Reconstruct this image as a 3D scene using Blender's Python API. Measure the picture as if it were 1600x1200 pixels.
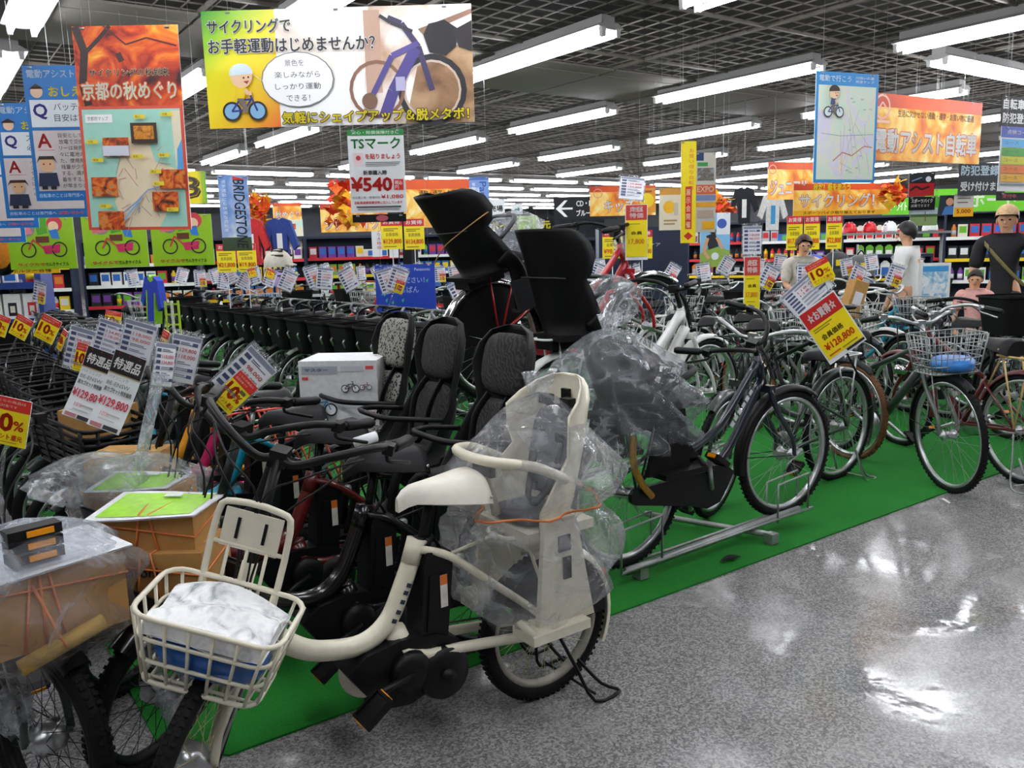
import bpy, math, random
from math import sin, cos, pi, radians as rad
from mathutils import Vector as V, Matrix as Mx
random.seed(11)
S = bpy.context.scene
COL = S.collection
for o in list(bpy.data.objects):
    bpy.data.objects.remove(o)

# ---------------------------------------------------------------- camera, world, exposure
YAW, PITCH, ROLL, EYE = 0.61725, 0.16329, -0.026077, 1.5
fw = V((sin(YAW)*cos(PITCH), cos(YAW)*cos(PITCH), -sin(PITCH)))
r0 = V((cos(YAW), -sin(YAW), 0)); u0 = r0.cross(fw)
rr = r0*cos(ROLL)+u0*sin(ROLL); uu = -r0*sin(ROLL)+u0*cos(ROLL)
cd = bpy.data.cameras.new('camera'); cam = bpy.data.objects.new('camera', cd); COL.objects.link(cam)
cd.sensor_width = 36; cd.lens = 1307.7*36/1600; cd.clip_end = 200; cd.clip_start = .05
m = Mx((rr, uu, -fw)).transposed().to_4x4(); m.translation = (0, 0, EYE); cam.matrix_world = m
S.camera = cam
w = bpy.data.worlds.new('hall_air'); S.world = w; w.use_nodes = True
w.node_tree.nodes['Background'].inputs[0].default_value = (.75, .8, .9, 1)
w.node_tree.nodes['Background'].inputs[1].default_value = .15
S.view_settings.view_transform = 'Standard'; S.view_settings.look = 'None'
S.view_settings.gamma = 1; S.view_settings.use_curve_mapping = False
S.view_settings.exposure = .9
TUBE_LIGHT = 20.0

# ---------------------------------------------------------------- materials
def lin(h):
    if not isinstance(h, str): return tuple(h)[:3]
    h = h.lstrip('#'); c = [int(h[i:i+2], 16)/255 for i in (0, 2, 4)]
    return tuple(x/12.92 if x <= .04045 else ((x+.055)/1.055)**2.4 for x in c)
MATS = {}
def pm(name, col, rough=.5, metal=0., var=.1, scale=40., coat=0., bump=0., trans=0., spec=.5):
    if name in MATS: return MATS[name]
    mt = bpy.data.materials.new(name); mt.use_nodes = True; nt = mt.node_tree; n = nt.nodes; b = n['Principled BSDF']
    c = lin(col)
    tc = n.new('ShaderNodeTexCoord'); no = n.new('ShaderNodeTexNoise'); no.inputs['Scale'].default_value = scale; no.inputs['Detail'].default_value = 3
    nt.links.new(tc.outputs['Object'], no.inputs['Vector'])
    rp = n.new('ShaderNodeValToRGB'); e = rp.color_ramp.elements
    e[0].position = .3; e[1].position = .7
    e[0].color = (*[x*(1-var) for x in c], 1); e[1].color = (*[min(1, x*(1+var)) for x in c], 1)
    nt.links.new(no.outputs['Fac'], rp.inputs['Fac']); nt.links.new(rp.outputs['Color'], b.inputs['Base Color'])
    b.inputs['Roughness'].default_value = rough; b.inputs['Metallic'].default_value = metal; b.inputs['Specular IOR Level'].default_value = spec
    if coat: b.inputs['Coat Weight'].default_value = coat; b.inputs['Coat Roughness'].default_value = .08
    if bump:
        bp = n.new('ShaderNodeBump'); bp.inputs['Strength'].default_value = bump; bp.inputs['Distance'].default_value = .01
        nt.links.new(no.outputs['Fac'], bp.inputs['Height']); nt.links.new(bp.outputs['Normal'], b.inputs['Normal'])
    if trans:
        t = n.new('ShaderNodeBsdfTranslucent'); nt.links.new(rp.outputs['Color'], t.inputs['Color'])
        mx = n.new('ShaderNodeMixShader'); mx.inputs[0].default_value = trans
        nt.links.new(b.outputs[0], mx.inputs[1]); nt.links.new(t.outputs[0], mx.inputs[2]); nt.links.new(mx.outputs[0], n['Material Output'].inputs[0])
    MATS[name] = mt; return mt
def ink(h, rough=.4):
    return pm('print_'+h.lstrip('#'), h, rough, var=.03, scale=15)
def clear(name, haze, scale, tint=(.97, .98, 1)):
    if name in MATS: return MATS[name]
    mt = bpy.data.materials.new(name); mt.use_nodes = True; nt = mt.node_tree; n = nt.nodes
    for q in list(n): n.remove(q)
    L = nt.links.new
    out = n.new('ShaderNodeOutputMaterial'); tr = n.new('ShaderNodeBsdfTransparent'); gl = n.new('ShaderNodeBsdfGlossy'); df = n.new('ShaderNodeBsdfDiffuse')
    tr.inputs[0].default_value = (*tint, 1); gl.inputs['Roughness'].default_value = .12; df.inputs[0].default_value = (.8, .83, .88, 1)
    tc = n.new('ShaderNodeTexCoord'); no = n.new('ShaderNodeTexNoise'); no.inputs['Scale'].default_value = scale; no.inputs['Detail'].default_value = 6; no.inputs['Distortion'].default_value = 1.2
    L(tc.outputs['Object'], no.inputs['Vector'])
    # crumpled facets: a voronoi warped by the noise gives folds with sharp ridges
    mv = n.new('ShaderNodeMix'); mv.data_type = 'VECTOR'; mv.inputs[0].default_value = .12; L(tc.outputs['Object'], mv.inputs[4]); L(no.outputs['Color'], mv.inputs[5])
    vo = n.new('ShaderNodeTexVoronoi'); vo.feature = 'DISTANCE_TO_EDGE'; vo.inputs['Scale'].default_value = scale*.75; L(mv.outputs[1], vo.inputs['Vector'])
    ma = n.new('ShaderNodeMath'); ma.operation = 'MULTIPLY_ADD'; ma.inputs[1].default_value = .8; L(vo.outputs['Distance'], ma.inputs[0]); L(no.outputs['Fac'], ma.inputs[2])
    bp = n.new('ShaderNodeBump'); bp.inputs['Strength'].default_value = 1.; bp.inputs['Distance'].default_value = .09
    L(ma.outputs[0], bp.inputs['Height']); L(bp.outputs[0], gl.inputs['Normal'])
    lw = n.new('ShaderNodeLayerWeight'); lw.inputs[0].default_value = .35; L(bp.outputs[0], lw.inputs['Normal'])
    rp = n.new('ShaderNodeValToRGB'); rp.color_ramp.elements[0].position = .5; rp.color_ramp.elements[1].position = .72
    rp.color_ramp.elements[0].color = (haze*.25,)*3+(1,); rp.color_ramp.elements[1].color = (haze,)*3+(1,)
    L(no.outputs['Fac'], rp.inputs[0])
    rg = n.new('ShaderNodeMapRange'); rg.inputs['From Min'].default_value = 0.; rg.inputs['From Max'].default_value = .05; rg.inputs['To Min'].default_value = haze*.3; rg.inputs['To Max'].default_value = 0.; L(vo.outputs['Distance'], rg.inputs[0])  # white put along the ridges, standing in for glints on the folds
    ad = n.new('ShaderNodeMath'); ad.use_clamp = True; L(rp.outputs[0], ad.inputs[0]); L(rg.outputs[0], ad.inputs[1])
    tl = n.new('ShaderNodeBsdfTranslucent'); tl.inputs[0].default_value = (.85, .88, .92, 1); md = n.new('ShaderNodeMixShader'); md.inputs[0].default_value = .5; L(df.outputs[0], md.inputs[1]); L(tl.outputs[0], md.inputs[2])
    m1 = n.new('ShaderNodeMixShader'); L(ad.outputs[0], m1.inputs[0]); L(tr.outputs[0], m1.inputs[1]); L(md.outputs[0], m1.inputs[2])
    m2 = n.new('ShaderNodeMixShader'); mm = n.new('ShaderNodeMath'); mm.operation = 'MULTIPLY'; mm.inputs[1].default_value = .5
    L(lw.outputs['Fresnel'], mm.inputs[0]); L(mm.outputs[0], m2.inputs[0]); L(m1.outputs[0], m2.inputs[1]); L(gl.outputs[0], m2.inputs[2])
    L(m2.outputs[0], out.inputs[0]); MATS[name] = mt; return mt
def picture(name, stops, scale=6., dist=1.5):
    """printed photograph: a flat print of blurred colours"""
    if name in MATS: return MATS[name]
    mt = bpy.data.materials.new(name); mt.use_nodes = True; nt = mt.node_tree; n = nt.nodes; b = n['Principled BSDF']
    tc = n.new('ShaderNodeTexCoord'); no = n.new('ShaderNodeTexNoise'); no.inputs['Scale'].default_value = scale; no.inputs['Detail'].default_value = 5; no.inputs['Distortion'].default_value = dist
    nt.links.new(tc.outputs['Object'], no.inputs['Vector'])
    rp = n.new('ShaderNodeValToRGB'); cr = rp.color_ramp
    k = len(stops)
    for i, s in enumerate(stops):
        p = .3+.4*i/(k-1)
        e = cr.elements[i] if i < 2 else cr.elements.new(p)
        e.position = p
    for i, s in enumerate(stops): cr.elements[i].color = (*lin(s), 1)
    nt.links.new(no.outputs['Fac'], rp.inputs[0]); nt.links.new(rp.outputs[0], b.inputs['Base Color']); b.inputs['Roughness'].default_value = .45
    MATS[name] = mt; return mt
BLACK = pm('black_plastic', '#0c0c0e', .45, var=.15, spec=.3)
MATBLK = pm('matt_black_vinyl', '#0a0a0b', .6, var=.2, spec=.22)
GLOSSBLK = pm('black_gloss_paint', '#0d0d10', .25, var=.1, coat=.4)
DKGREY = pm('dark_grey_plastic', '#333437', .5, var=.12)
RUBBER = pm('tyre_rubber', '#0b0b0c', .75, var=.25, spec=.3, scale=90, bump=.3)
BROWNRUB = pm('brown_tyre_rubber', '#6b4526', .75, var=.2, scale=90)
SILVER = pm('silver_alloy', '#c3c5c6', .3, .85, var=.08)
CHROME = pm('polished_steel', '#dddddd', .15, 1., var=.05)
STEEL = pm('galvanised_steel', '#a5a8a6', .45, .6, var=.12)
CREAM = pm('cream_paint', '#e6dfc8', .35, var=.04, coat=.3)
WHITE = pm('white_paint', '#e4e4e0', .35, var=.04, coat=.3)
RED = pm('red_paint', '#b5101c', .3, var=.08, coat=.4)
DKRED = pm('dark_red_paint', '#5c1416', .3, var=.1, coat=.4)
TEAL = pm('teal_paint', '#1596b4', .35, var=.08, coat=.3)
MAGENTA = pm('magenta_paint', '#c2185b', .35, var=.08, coat=.3)
ORANGE = pm('orange_yellow_paint', '#e59c1a', .35, var=.08, coat=.3)
SALMON = pm('salmon_paint', '#f0604f', .4, var=.06)
TAN = pm('tan_paint', '#d6b274', .4, var=.06)
NAVY = pm('navy_paint', '#191d2c', .3, var=.1, coat=.4)
GREYGRN = pm('grey_green_paint', '#3a423f', .35, var=.1, coat=.3)
GUN = pm('gunmetal_paint', '#6f756f', .35, .4, var=.08)
CARD = pm('cardboard', '#b88a4e', .8, var=.08, scale=25)
KRAFT = pm('kraft_paper_roll', '#c9a24e', .75, var=.08)
STRING = pm('orange_string', '#e8884a', .6, var=.1)
REDLENS = pm('red_reflector', '#e01f10', .2, var=.05)
AMBER = pm('amber_reflector', '#f29a12', .25, var=.05)
SADBLK = pm('black_saddle_vinyl', '#111113', .5, var=.12, spec=.3, bump=.05)
SADCRM = pm('cream_saddle_vinyl', '#ece7d8', .5, var=.03)
BAG = clear('clear_plastic_bag', .46, 7.)
SLEEVE = clear('clear_sleeve', .10, 12.)
FOG = clear('cloudy_plastic', .75, 14.)
WHITEP = pm('white_print_board', '#eceef0', .45, var=.02)

# ---------------------------------------------------------------- mesh builder
class MB:
    def __init__(s): s.v = []; s.f = []; s.mi = []; s.sm = []
    def add(s, vs, fs, mi=0, sm=False):
        k = len(s.v); s.v += [tuple(v) for v in vs]; s.f += [tuple(i+k for i in f) for f in fs]
        s.mi += [mi]*len(fs); s.sm += [sm]*len(fs); return s
    def box(s, c, d, rot=None, mi=0, bev=0.):
        x, y, z = d[0]/2, d[1]/2, d[2]/2
        vs = [V((a*x, b*y, q*z)) for q in (-1, 1) for b in (-1, 1) for a in (-1, 1)]
        if rot is not None: vs = [rot @ v for v in vs]
        c = V(c); return s.add([v+c for v in vs], [(0, 2, 3, 1), (4, 5, 7, 6), (0, 1, 5, 4), (2, 6, 7, 3), (0, 4, 6, 2), (1, 3, 7, 5)], mi)
    def tube(s, pts, r, seg=7, closed=False, mi=0, cap=True, flat=1.):
        P = [V(p) for p in pts]; n = len(P); rs = r if isinstance(r, (list, tuple)) else [r]*n
        T = []
        for i in range(n):
            a = P[(i+1) % n] if closed or i < n-1 else P[i]; b = P[i-1] if closed or i > 0 else P[i]
            t = a-b; T.append(t.normalized() if t.length > 1e-9 else V((0, 0, 1)))
        up = V((0, 0, 1)) if abs(T[0].z) < .9 else V((0, 1, 0))
        nn = (up-T[0]*up.dot(T[0])).normalized(); vs = []; fs = []
        for i in range(n):
            nn = nn-T[i]*nn.dot(T[i]); nn = nn.normalized() if nn.length > 1e-6 else T[i].orthogonal().normalized()
            bb = T[i].cross(nn)
            for k in range(seg):
                a = 2*pi*k/seg; vs.append(P[i]+(nn*cos(a)+bb*sin(a)*flat)*rs[i])
        for i in range(n if closed else n-1):
            j = (i+1) % n
            for k in range(seg):
                q = (k+1) % seg; fs.append((i*seg+k, i*seg+q, j*seg+q, j*seg+k))
        if cap and not closed:
            fs.append(tuple(range(seg-1, -1, -1))); fs.append(tuple((n-1)*seg+k for k in range(seg)))
        return s.add(vs, fs, mi, True)
    def ell(s, c, r, seg=12, rings=8, mi=0, rot=None, e=1.):
        vs = []; fs = []; c = V(c)
        pw = lambda x: math.copysign(abs(x)**e, x)
        for i in range(rings+1):
            t = pi*i/rings
            for k in range(seg):
                a = 2*pi*k/seg; v = V((r[0]*pw(sin(t))*pw(cos(a)), r[1]*pw(sin(t))*pw(sin(a)), r[2]*pw(cos(t))))
                vs.append(c+(rot @ v if rot is not None else v))
        for i in range(rings):
            for k in range(seg): q = (k+1) % seg; fs.append((i*seg+k, (i+1)*seg+k, (i+1)*seg+q, i*seg+q))
        return s.add(vs, fs, mi, True)
    def lathe(s, prof, seg=16, c=(0, 0, 0), rot=None, mi=0):
        vs = []; fs = []; c = V(c); n = len(prof)
        for r, z in prof:
            for k in range(seg):
                a = 2*pi*k/seg; v = V((r*cos(a), r*sin(a), z)); vs.append(c+(rot @ v if rot is not None else v))
        for i in range(n-1):
            for k in range(seg): q = (k+1) % seg; fs.append((i*seg+k, i*seg+q, (i+1)*seg+q, (i+1)*seg+k))
        fs.append(tuple(range(seg-1, -1, -1))); fs.append(tuple((n-1)*seg+k for k in range(seg)))
        return s.add(vs, fs, mi, True)
    def prism(s, poly, y0, y1, mi=0):          # polygon in x,z drawn out along y
        n = len(poly); vs = [(x, y0, z) for x, z in poly]+[(x, y1, z) for x, z in poly]
        fs = [tuple(range(n)), tuple(range(2*n-1, n-1, -1))]+[(i, n+i, n+(i+1) % n, (i+1) % n) for i in range(n)]
        return s.add(vs, fs, mi)
    def grid(s, nu, nv, fn, mi=0, sm=True, th=0.):
        vs = [V(fn(i/(nu-1), j/(nv-1))) for j in range(nv) for i in range(nu)]; fs = []
        for j in range(nv-1):
            for i in range(nu-1): a = j*nu+i; fs.append((a, a+1, a+nu+1, a+nu))
        return s.add(vs, fs, mi, sm)
    def build(s, name, mats, parent=None, mw=None):
        me = mesh_of(s, name, mats); return put(name, me, parent, mw)
def mesh_of(s, name, mats):
    me = bpy.data.meshes.new(name); me.from_pydata(s.v, [], s.f)
    if not isinstance(mats, (list, tuple)): mats = [mats]
    for q in mats: me.materials.append(q)
    me.polygons.foreach_set('material_index', s.mi); me.polygons.foreach_set('use_smooth', s.sm); me.update()
    return me
def put(name, me, parent=None, mw=None):
    o = bpy.data.objects.new(name, me); COL.objects.link(o)
    if parent is not None: o.parent = parent
    if mw is not None: o.matrix_local = mw
    return o
def tag(o, label=None, cat=None, group=None, kind=None):
    if label: o['label'] = label
    if cat: o['category'] = cat
    if group: o['group'] = group
    if kind: o['kind'] = kind
    return o
def thing(name, label, cat, loc=(0, 0, 0), rz=0., group=None):
    o = bpy.data.objects.new(name, None); COL.objects.link(o); o.empty_display_size = .1
    o.location = loc; o.rotation_euler = (0, 0, rz); return tag(o, label, cat, group)
def dup(root, loc=None, rz=None, label=None, group=None, swap=None):
    def rec(o, par):
        c = o.copy(); COL.objects.link(c)
        if par is not None: c.parent = par
        if swap and o.type == 'MESH':
            for i, sl in enumerate(c.material_slots):
                if sl.material in swap:
                    nm = swap[sl.material]; sl.link = 'OBJECT'; sl.material = nm
        for ch in list(o.children): rec(ch, c)
        return c
    c = rec(root, None)
    if loc is not None: c.location = loc
    if rz is not None: c.rotation_euler = (0, 0, rz)
    if label: c['label'] = label
    if group: c['group'] = group
    return c
def smooth(pts, k=4, closed=False):
    P = [V(p) for p in pts]; n = len(P); out = []
    for i in range(n if closed else n-1):
        g = (lambda j: P[j % n]) if closed else (lambda j: P[max(0, min(n-1, j))])
        a, b, c, d = g(i-1), g(i), g(i+1), g(i+2)
        for q in range(k):
            t = q/k; out.append(.5*((2*b)+(c-a)*t+(2*a-5*b+4*c-d)*t*t+(3*b-a-3*c+d)*t**3))
    if not closed: out.append(P[-1])
    return out
def rrect(w, d, r, z=0., n=4, c=(0, 0)):
    o = []
    for cx, cy, a0 in ((w/2-r, d/2-r, 0), (-w/2+r, d/2-r, 90), (-w/2+r, -d/2+r, 180), (w/2-r, -d/2+r, 270)):
        for i in range(n+1): a = rad(a0+90*i/n); o.append((c[0]+cx+r*cos(a), c[1]+cy+r*sin(a), z))
    return o
ROTY = Mx.Rotation(pi/2, 3, 'X')      # z axis -> -y

# ---------------------------------------------------------------- lettering and flat print
_tc = bpy.data.curves.new('lettering', 'FONT'); _tc.resolution_u = 2; _to = bpy.data.objects.new('lettering', _tc)
_TX = {}
def txt(s, bold=0., slant=0.):
    k = (s, bold, slant)
    if k in _TX: return _TX[k]
    if _to.name not in COL.objects: COL.objects.link(_to)
    _tc.body = s; _tc.offset = bold; _tc.shear = slant; _tc.size = 1
    dg = bpy.context.evaluated_depsgraph_get(); dg.update()
    me = _to.evaluated_get(dg).to_mesh()
    vs = [(v.co.x, v.co.y) for v in me.vertices]; fs = [tuple(p.vertices) for p in me.polygons]
    _to.evaluated_get(dg).to_mesh_clear()
    if not vs: vs = [(0, 0), (.01, 0), (0, .01)]; fs = [(0, 1, 2)]
    x0 = min(v[0] for v in vs); x1 = max(v[0] for v in vs); y0 = min(v[1] for v in vs); y1 = max(v[1] for v in vs)
    _TX[k] = (vs, fs, x0, x1, y0, y1); return _TX[k]
def print_mesh(w, h, els, step=.0005, name='print'):
    """els in fractions of the width (x) and of the height (y, downward); faces -y"""
    b = MB(); mats = []
    def mi(c):
        q = c if not isinstance(c, str) else ink(c)
        if q not in mats: mats.append(q)
        return mats.index(q)
    X = lambda x: (x-.5)*w
    Z = lambda y: (.5-y)*h
    for i, e in enumerate(els):
        y = -.0015-step*i; t = e[0]
        if t == 'r':
            _, x0, y0, ww, hh, c = e
            b.add([(X(x0), y, Z(y0+hh)), (X(x0+ww), y, Z(y0+hh)), (X(x0+ww), y, Z(y0)), (X(x0), y, Z(y0))], [(0, 1, 2, 3)], mi(c))
        elif t == 'p':
            b.add([(X(p[0]), y, Z(p[1])) for p in reversed(e[1])], [tuple(range(len(e[1])))], mi(e[2]))
        elif t in 'co':
            _, cx, cy, r, c = e[:5]; n = 20; sx = e[5] if len(e) > 5 else 1.
            if t == 'c':
                b.add([(X(cx)+r*h*sx*cos(2*pi*k/n), y, Z(cy)+r*h*sin(2*pi*k/n)) for k in range(n)], [tuple(range(n))], mi(c))
            else:
                wd = e[5]; vs = []
                for q in (r-wd, r):
                    vs += [(X(cx)+q*h*cos(2*pi*k/n), y, Z(cy)+q*h*sin(2*pi*k/n)) for k in range(n)]
                b.add(vs, [(k, n+k, n+(k+1) % n, (k+1) % n) for k in range(n)][::1], mi(c))
        elif t == 'l':                          # thick line through points
            _, pts, wd, c = e; q = [V((X(p[0]), 0, Z(p[1]))) for p in pts]
            for a, d in zip(q, q[1:]):
                t_ = (d-a); nn = V((-t_.z, 0, t_.x)).normalized()*wd*h/2
                b.add([(v.x, y, v.z) for v in (a-nn, d-nn, d+nn, a+nn)], [(0, 1, 2, 3)], mi(c))
        elif t == 't':                          # text: x, y (top), cap height, colour, string, [bold, fit width, slant]
            _, x0, y0, hh, c, st = e[:6]; bold = e[6] if len(e) > 6 else .012; fit = e[7] if len(e) > 7 else None; sl = e[8] if len(e) > 8 else 0.
            vs, fs, a0, a1, c0, c1 = txt(st, 0, sl); sc = hh*h/(c1-c0); sx = fit*w/(a1-a0) if fit else sc
            q = bold*hh*h*1.15; ds = [(0, 0)]                # heavier strokes: the letters stamped a few times
            if bold >= .04: ds += [(q*cos(rad(45*k)), q*sin(rad(45*k))) for k in range(8)]
            elif bold >= .012: ds += [(q, 0), (-q, 0), (0, q), (0, -q)]
            for dx, dz in ds: b.add([(X(x0)+(p[0]-a0)*sx+dx, y, Z(y0+hh)+(p[1]-c0)*sc+dz) for p in vs], fs, mi(c))
        elif t == 'v':                          # upright column of characters: x, y, pitch, colour, string
            _, x0, y0, ph, c, st = e[:6]; cw = e[6] if len(e) > 6 else .8
            for k, chh in enumerate(st):
                vs, fs, a0, a1, c0, c1 = txt(chh); sc = ph*h*.86; sx = cw*w
                b.add([(X(x0)+p[0]*sx*.95, y, Z(y0+ph*(k+.9))+p[1]*sc) for p in vs], fs, mi(c))
        elif t == 's':                          # sideways text reading downward: x (left of the strip), y top, strip width, colour, string, fit height
            _, x0, y0, ww, c, st, fit = e[:7]
            vs, fs, a0, a1, c0, c1 = txt(st, .012, e[7] if len(e) > 7 else 0.)
            b.add([(X(x0)+(p[1]-c0)/(c1-c0)*ww*w, y, Z(y0)-(p[0]-a0)/(a1-a0)*fit*h) for p in vs], fs, mi(c))
    return mesh_of(b, name, mats or [WHITEP])
def board(name, label, cat, c, yaw, w, h, els, base=WHITEP, roll=0., pitch=0., th=.004, group=None, wires=0, ceil=3.55, rim=None, part='print'):
    """flat hanging or standing board facing the aisle"""
    b = MB(); b.box((0, th/2, 0), (w, th, h))
    if rim: b.tube([(-w/2, 0, -h/2), (w/2, 0, -h/2), (w/2, 0, h/2), (-w/2, 0, h/2)], rim[0], 4, closed=True, mi=1)
    o = b.build(name, [base]+([rim[1]] if rim else []))
    o.location = c; o.rotation_mode = 'XYZ'
    o.matrix_world = Mx.Translation(c) @ Mx.Rotation(-rad(yaw), 4, 'Z') @ Mx.Rotation(rad(pitch), 4, 'X') @ Mx.Rotation(-rad(roll), 4, 'Y')
    if els: put(part, print_mesh(w, h, els), o)
    for k in range(wires):
        x = (-.4+.8*k/max(1, wires-1))*w
        q = MB(); q.tube([(x, .002, h/2-.01), (x, .002, ceil-c[2])], .0012, 4); q.tube([(x-.012, -.004, h/2-.012), (x+.012, -.004, h/2-.012)], .006, 5)
        q.build('hanging_wire', STEEL, o)
    return tag(o, label, cat, group)
# ---------------------------------------------------------------- the hall: floor, carpet, ceiling, lamps
def struct(name, b, m): o = b.build(name, m); o['kind'] = 'structure'; return o
def floor_mat():
    mt = pm('terrazzo_floor', '#8d8e92', .16, var=.0); nt = mt.node_tree; n = nt.nodes; b = n['Principled BSDF']; L = nt.links.new
    tc = n.new('ShaderNodeTexCoord')
    vo = n.new('ShaderNodeTexVoronoi'); vo.inputs['Scale'].default_value = 150; L(tc.outputs['Object'], vo.inputs['Vector'])
    r1 = n.new('ShaderNodeValToRGB'); e = r1.color_ramp.elements; e[0].position = .1; e[1].position = .9
    e[0].color = (*lin('#6a696a'), 1); e[1].color = (*lin('#a7a6a3'), 1)
    x = r1.color_ramp.elements.new(.5); x.color = (*lin('#898786'), 1)
    sp = n.new('ShaderNodeSeparateColor'); L(vo.outputs['Color'], sp.inputs[0]); L(sp.outputs[0], r1.inputs[0])
    L(r1.outputs[0], b.inputs['Base Color'])
    n2 = n.new('ShaderNodeTexNoise'); n2.inputs['Scale'].default_value = 2.2; n2.inputs['Detail'].default_value = 5; L(tc.outputs['Object'], n2.inputs['Vector'])
    mr = n.new('ShaderNodeMapRange'); mr.inputs['From Min'].default_value = .35; mr.inputs['From Max'].default_value = .65; mr.inputs['To Min'].default_value = .06; mr.inputs['To Max'].default_value = .3
    L(n2.outputs['Fac'], mr.inputs[0]); L(mr.outputs[0], b.inputs['Roughness'])
    n3 = n.new('ShaderNodeTexNoise'); n3.inputs['Scale'].default_value = 5.; n3.inputs['Detail'].default_value = 3; L(tc.outputs['Object'], n3.inputs['Vector'])
    bp = n.new('ShaderNodeBump'); bp.inputs['Strength'].default_value = .10; bp.inputs['Distance'].default_value = .03
    L(n3.outputs['Fac'], bp.inputs['Height']); L(bp.outputs[0], b.inputs['Normal']); b.inputs['IOR'].default_value = 1.55
    return mt
X0, X1, Y0, Y1 = -7, 34, -7, 38
struct('floor', MB().box(((X0+X1)/2, (Y0+Y1)/2, -.05), (X1-X0, Y1-Y0, .1)), floor_mat())
SLAB = pm('dark_ceiling_slab', '#2a2723', .9, var=.15, scale=3)
struct('ceiling', MB().box(((X0+X1)/2, (Y0+Y1)/2, 4.35), (X1-X0, Y1-Y0, .1)), SLAB)
WALLM = pm('grey_wall_paint', '#77787c', .8, var=.05, scale=2)
struct('wall_left', MB().box((X0-.1, (Y0+Y1)/2, 2.15), (.2, Y1-Y0, 4.4)), WALLM)
struct('wall_right', MB().box((X1+.1, (Y0+Y1)/2, 2.15), (.2, Y1-Y0, 4.4)), WALLM)
struct('wall_near', MB().box(((X0+X1)/2, Y0-.1, 2.15), (X1-X0, .2, 4.4)), WALLM)
struct('wall_far', MB().box(((X0+X1)/2, Y1+.1, 2.15), (X1-X0, .2, 4.4)), pm('far_wall_paint', '#44464e', .8, var=.1, scale=2))
# green display carpet with a slightly cut front left corner
cp = [(.46, 2.57), (.62, 2.4), (9.5, 2.4), (9.5, 14), (.46, 14)]
b = MB(); b.add([(x, y, .001) for x, y in cp]+[(x, y, .008) for x, y in cp], [(5, 6, 7, 8, 9)]+[(i, (i+1) % 5, 5+(i+1) % 5, 5+i) for i in range(5)])
o = b.build('carpet', pm('green_carpet_pile', '#0f7a1d', .95, var=.22, scale=220, bump=.4))
tag(o, 'flat green display carpet lying under the rows of bicycles', 'carpet')
# open grid ceiling: thin bars and wider runners
GRID = pm('grey_grid_bars', '#756f67', .6, var=.08)
b = MB(); gz = 3.47
k = 0; x = -3.
while x < X1: b.box((x, 15.5, gz), (.007, 45, .012)); x += .21
y = -5.
while y < Y1: b.box((15.5, y, gz), (37, .007, .012)); y += .21
b.build('ceiling_grid', GRID)['kind'] = 'structure'
b = MB(); x = -2.4
while x < X1: b.box((x, 15.5, gz-.006), (.03, 45, .03)); x += 1.53
y = -4.3
while y < Y1: b.box((15.5, y, gz-.006), (37, .03, .03)); y += 1.6
b.build('trim_1', GRID)['kind'] = 'structure'
# band of closed ceiling panels crossing the open grid
PAN = pm('ceiling_panel_paint', '#6f6a63', .8, var=.06, scale=3)
pr = tag(bpy.data.objects.new('ceiling_panel_band', None), kind='structure'); COL.objects.link(pr)
me = None
for yb in (8.15, 19.8):
    for i in range(-1, 23):
        q = MB(); q.box((0, 0, 0), (1.5, 1.56, .02)); q.box((0, -.5, -.012), (1.5, .05, .012))
        if me is None: me = mesh_of(q, 'panel', PAN)
        p = put('panel', me, pr); p.location = (-2.4+.765+1.53*i, yb, gz-.03)
# fluorescent fixtures
TUBE = bpy.data.materials.new('fluorescent_tube_glow'); TUBE.use_nodes = True; nt = TUBE.node_tree
for q in list(nt.nodes): nt.nodes.remove(q)
em = nt.nodes.new('ShaderNodeEmission'); em.inputs[0].default_value = (.93, .95, 1, 1); em.inputs[1].default_value = TUBE_LIGHT
ou = nt.nodes.new('ShaderNodeOutputMaterial'); nt.links.new(em.outputs[0], ou.inputs[0])
LAMPW = pm('white_lamp_enamel', '#d8d8d6', .45, var=.02)
def lamp0():
    t = thing('ceiling_lamp', 'white twin tube fluorescent ceiling lamp', 'lamp')
    b = MB(); b.prism([(-.08, .09), (-.15, .05), (-.02, .03), (.02, .03), (.15, .05), (.08, .09)], -1.19, 1.19)
    b.box((0, 0, .12), (.15, 2.3, .08)); b.build('housing', pm('grey_lamp_body', '#a9a8a6', .5, var=.02), t)
    for s in (-1, 1):
        q = MB(); q.tube([(s*.085, -1.14, 0), (s*.085, 1.14, 0)], .022, 8); q.build('tube', TUBE, t)
        for e in (-1, 1):
            q = MB(); q.prism([(s*.085-.025, .05), (s*.085-.018, -.026), (s*.085+.018, -.026), (s*.085+.025, .05)], e*1.15, e*1.19); q.build('socket', LAMPW, t)
    return t
L0 = lamp0(); used = False
def lamp(x, y, rz, lab):
    global used
    if not used: used = True; o = L0; o.location = (x, y, 3.3); o.rotation_euler = (0, 0, rz)
    else: o = dup(L0, (x, y, 3.3), rz)
    o['label'] = lab; o['group'] = 'fluorescent ceiling lamps'
ordw = ['first', 'second', 'third', 'fourth', 'fifth', 'sixth', 'seventh', 'eighth', 'ninth', 'tenth', 'eleventh', 'twelfth', 'thirteenth', 'fourteenth', 'fifteenth']
rown = ['outermost left', 'second from left', 'third from left', 'fourth from left', 'fifth from left', 'sixth from left', 'seventh from left', 'eighth from left', 'ninth from left', 'tenth from left', 'rightmost']
for i, x in enumerate((-1.7, .97, 2.75, 5.2, 8.2, 11.3, 14.4, 17.5, 20.6, 23.7, 26.8)):
    for j in range(6):
        y = .2+3.27*j+.15
        lamp(x, y, 0, 'ceiling lamp, %s from the camera in the %s lengthwise row' % (ordw[j], rown[i]))
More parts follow.
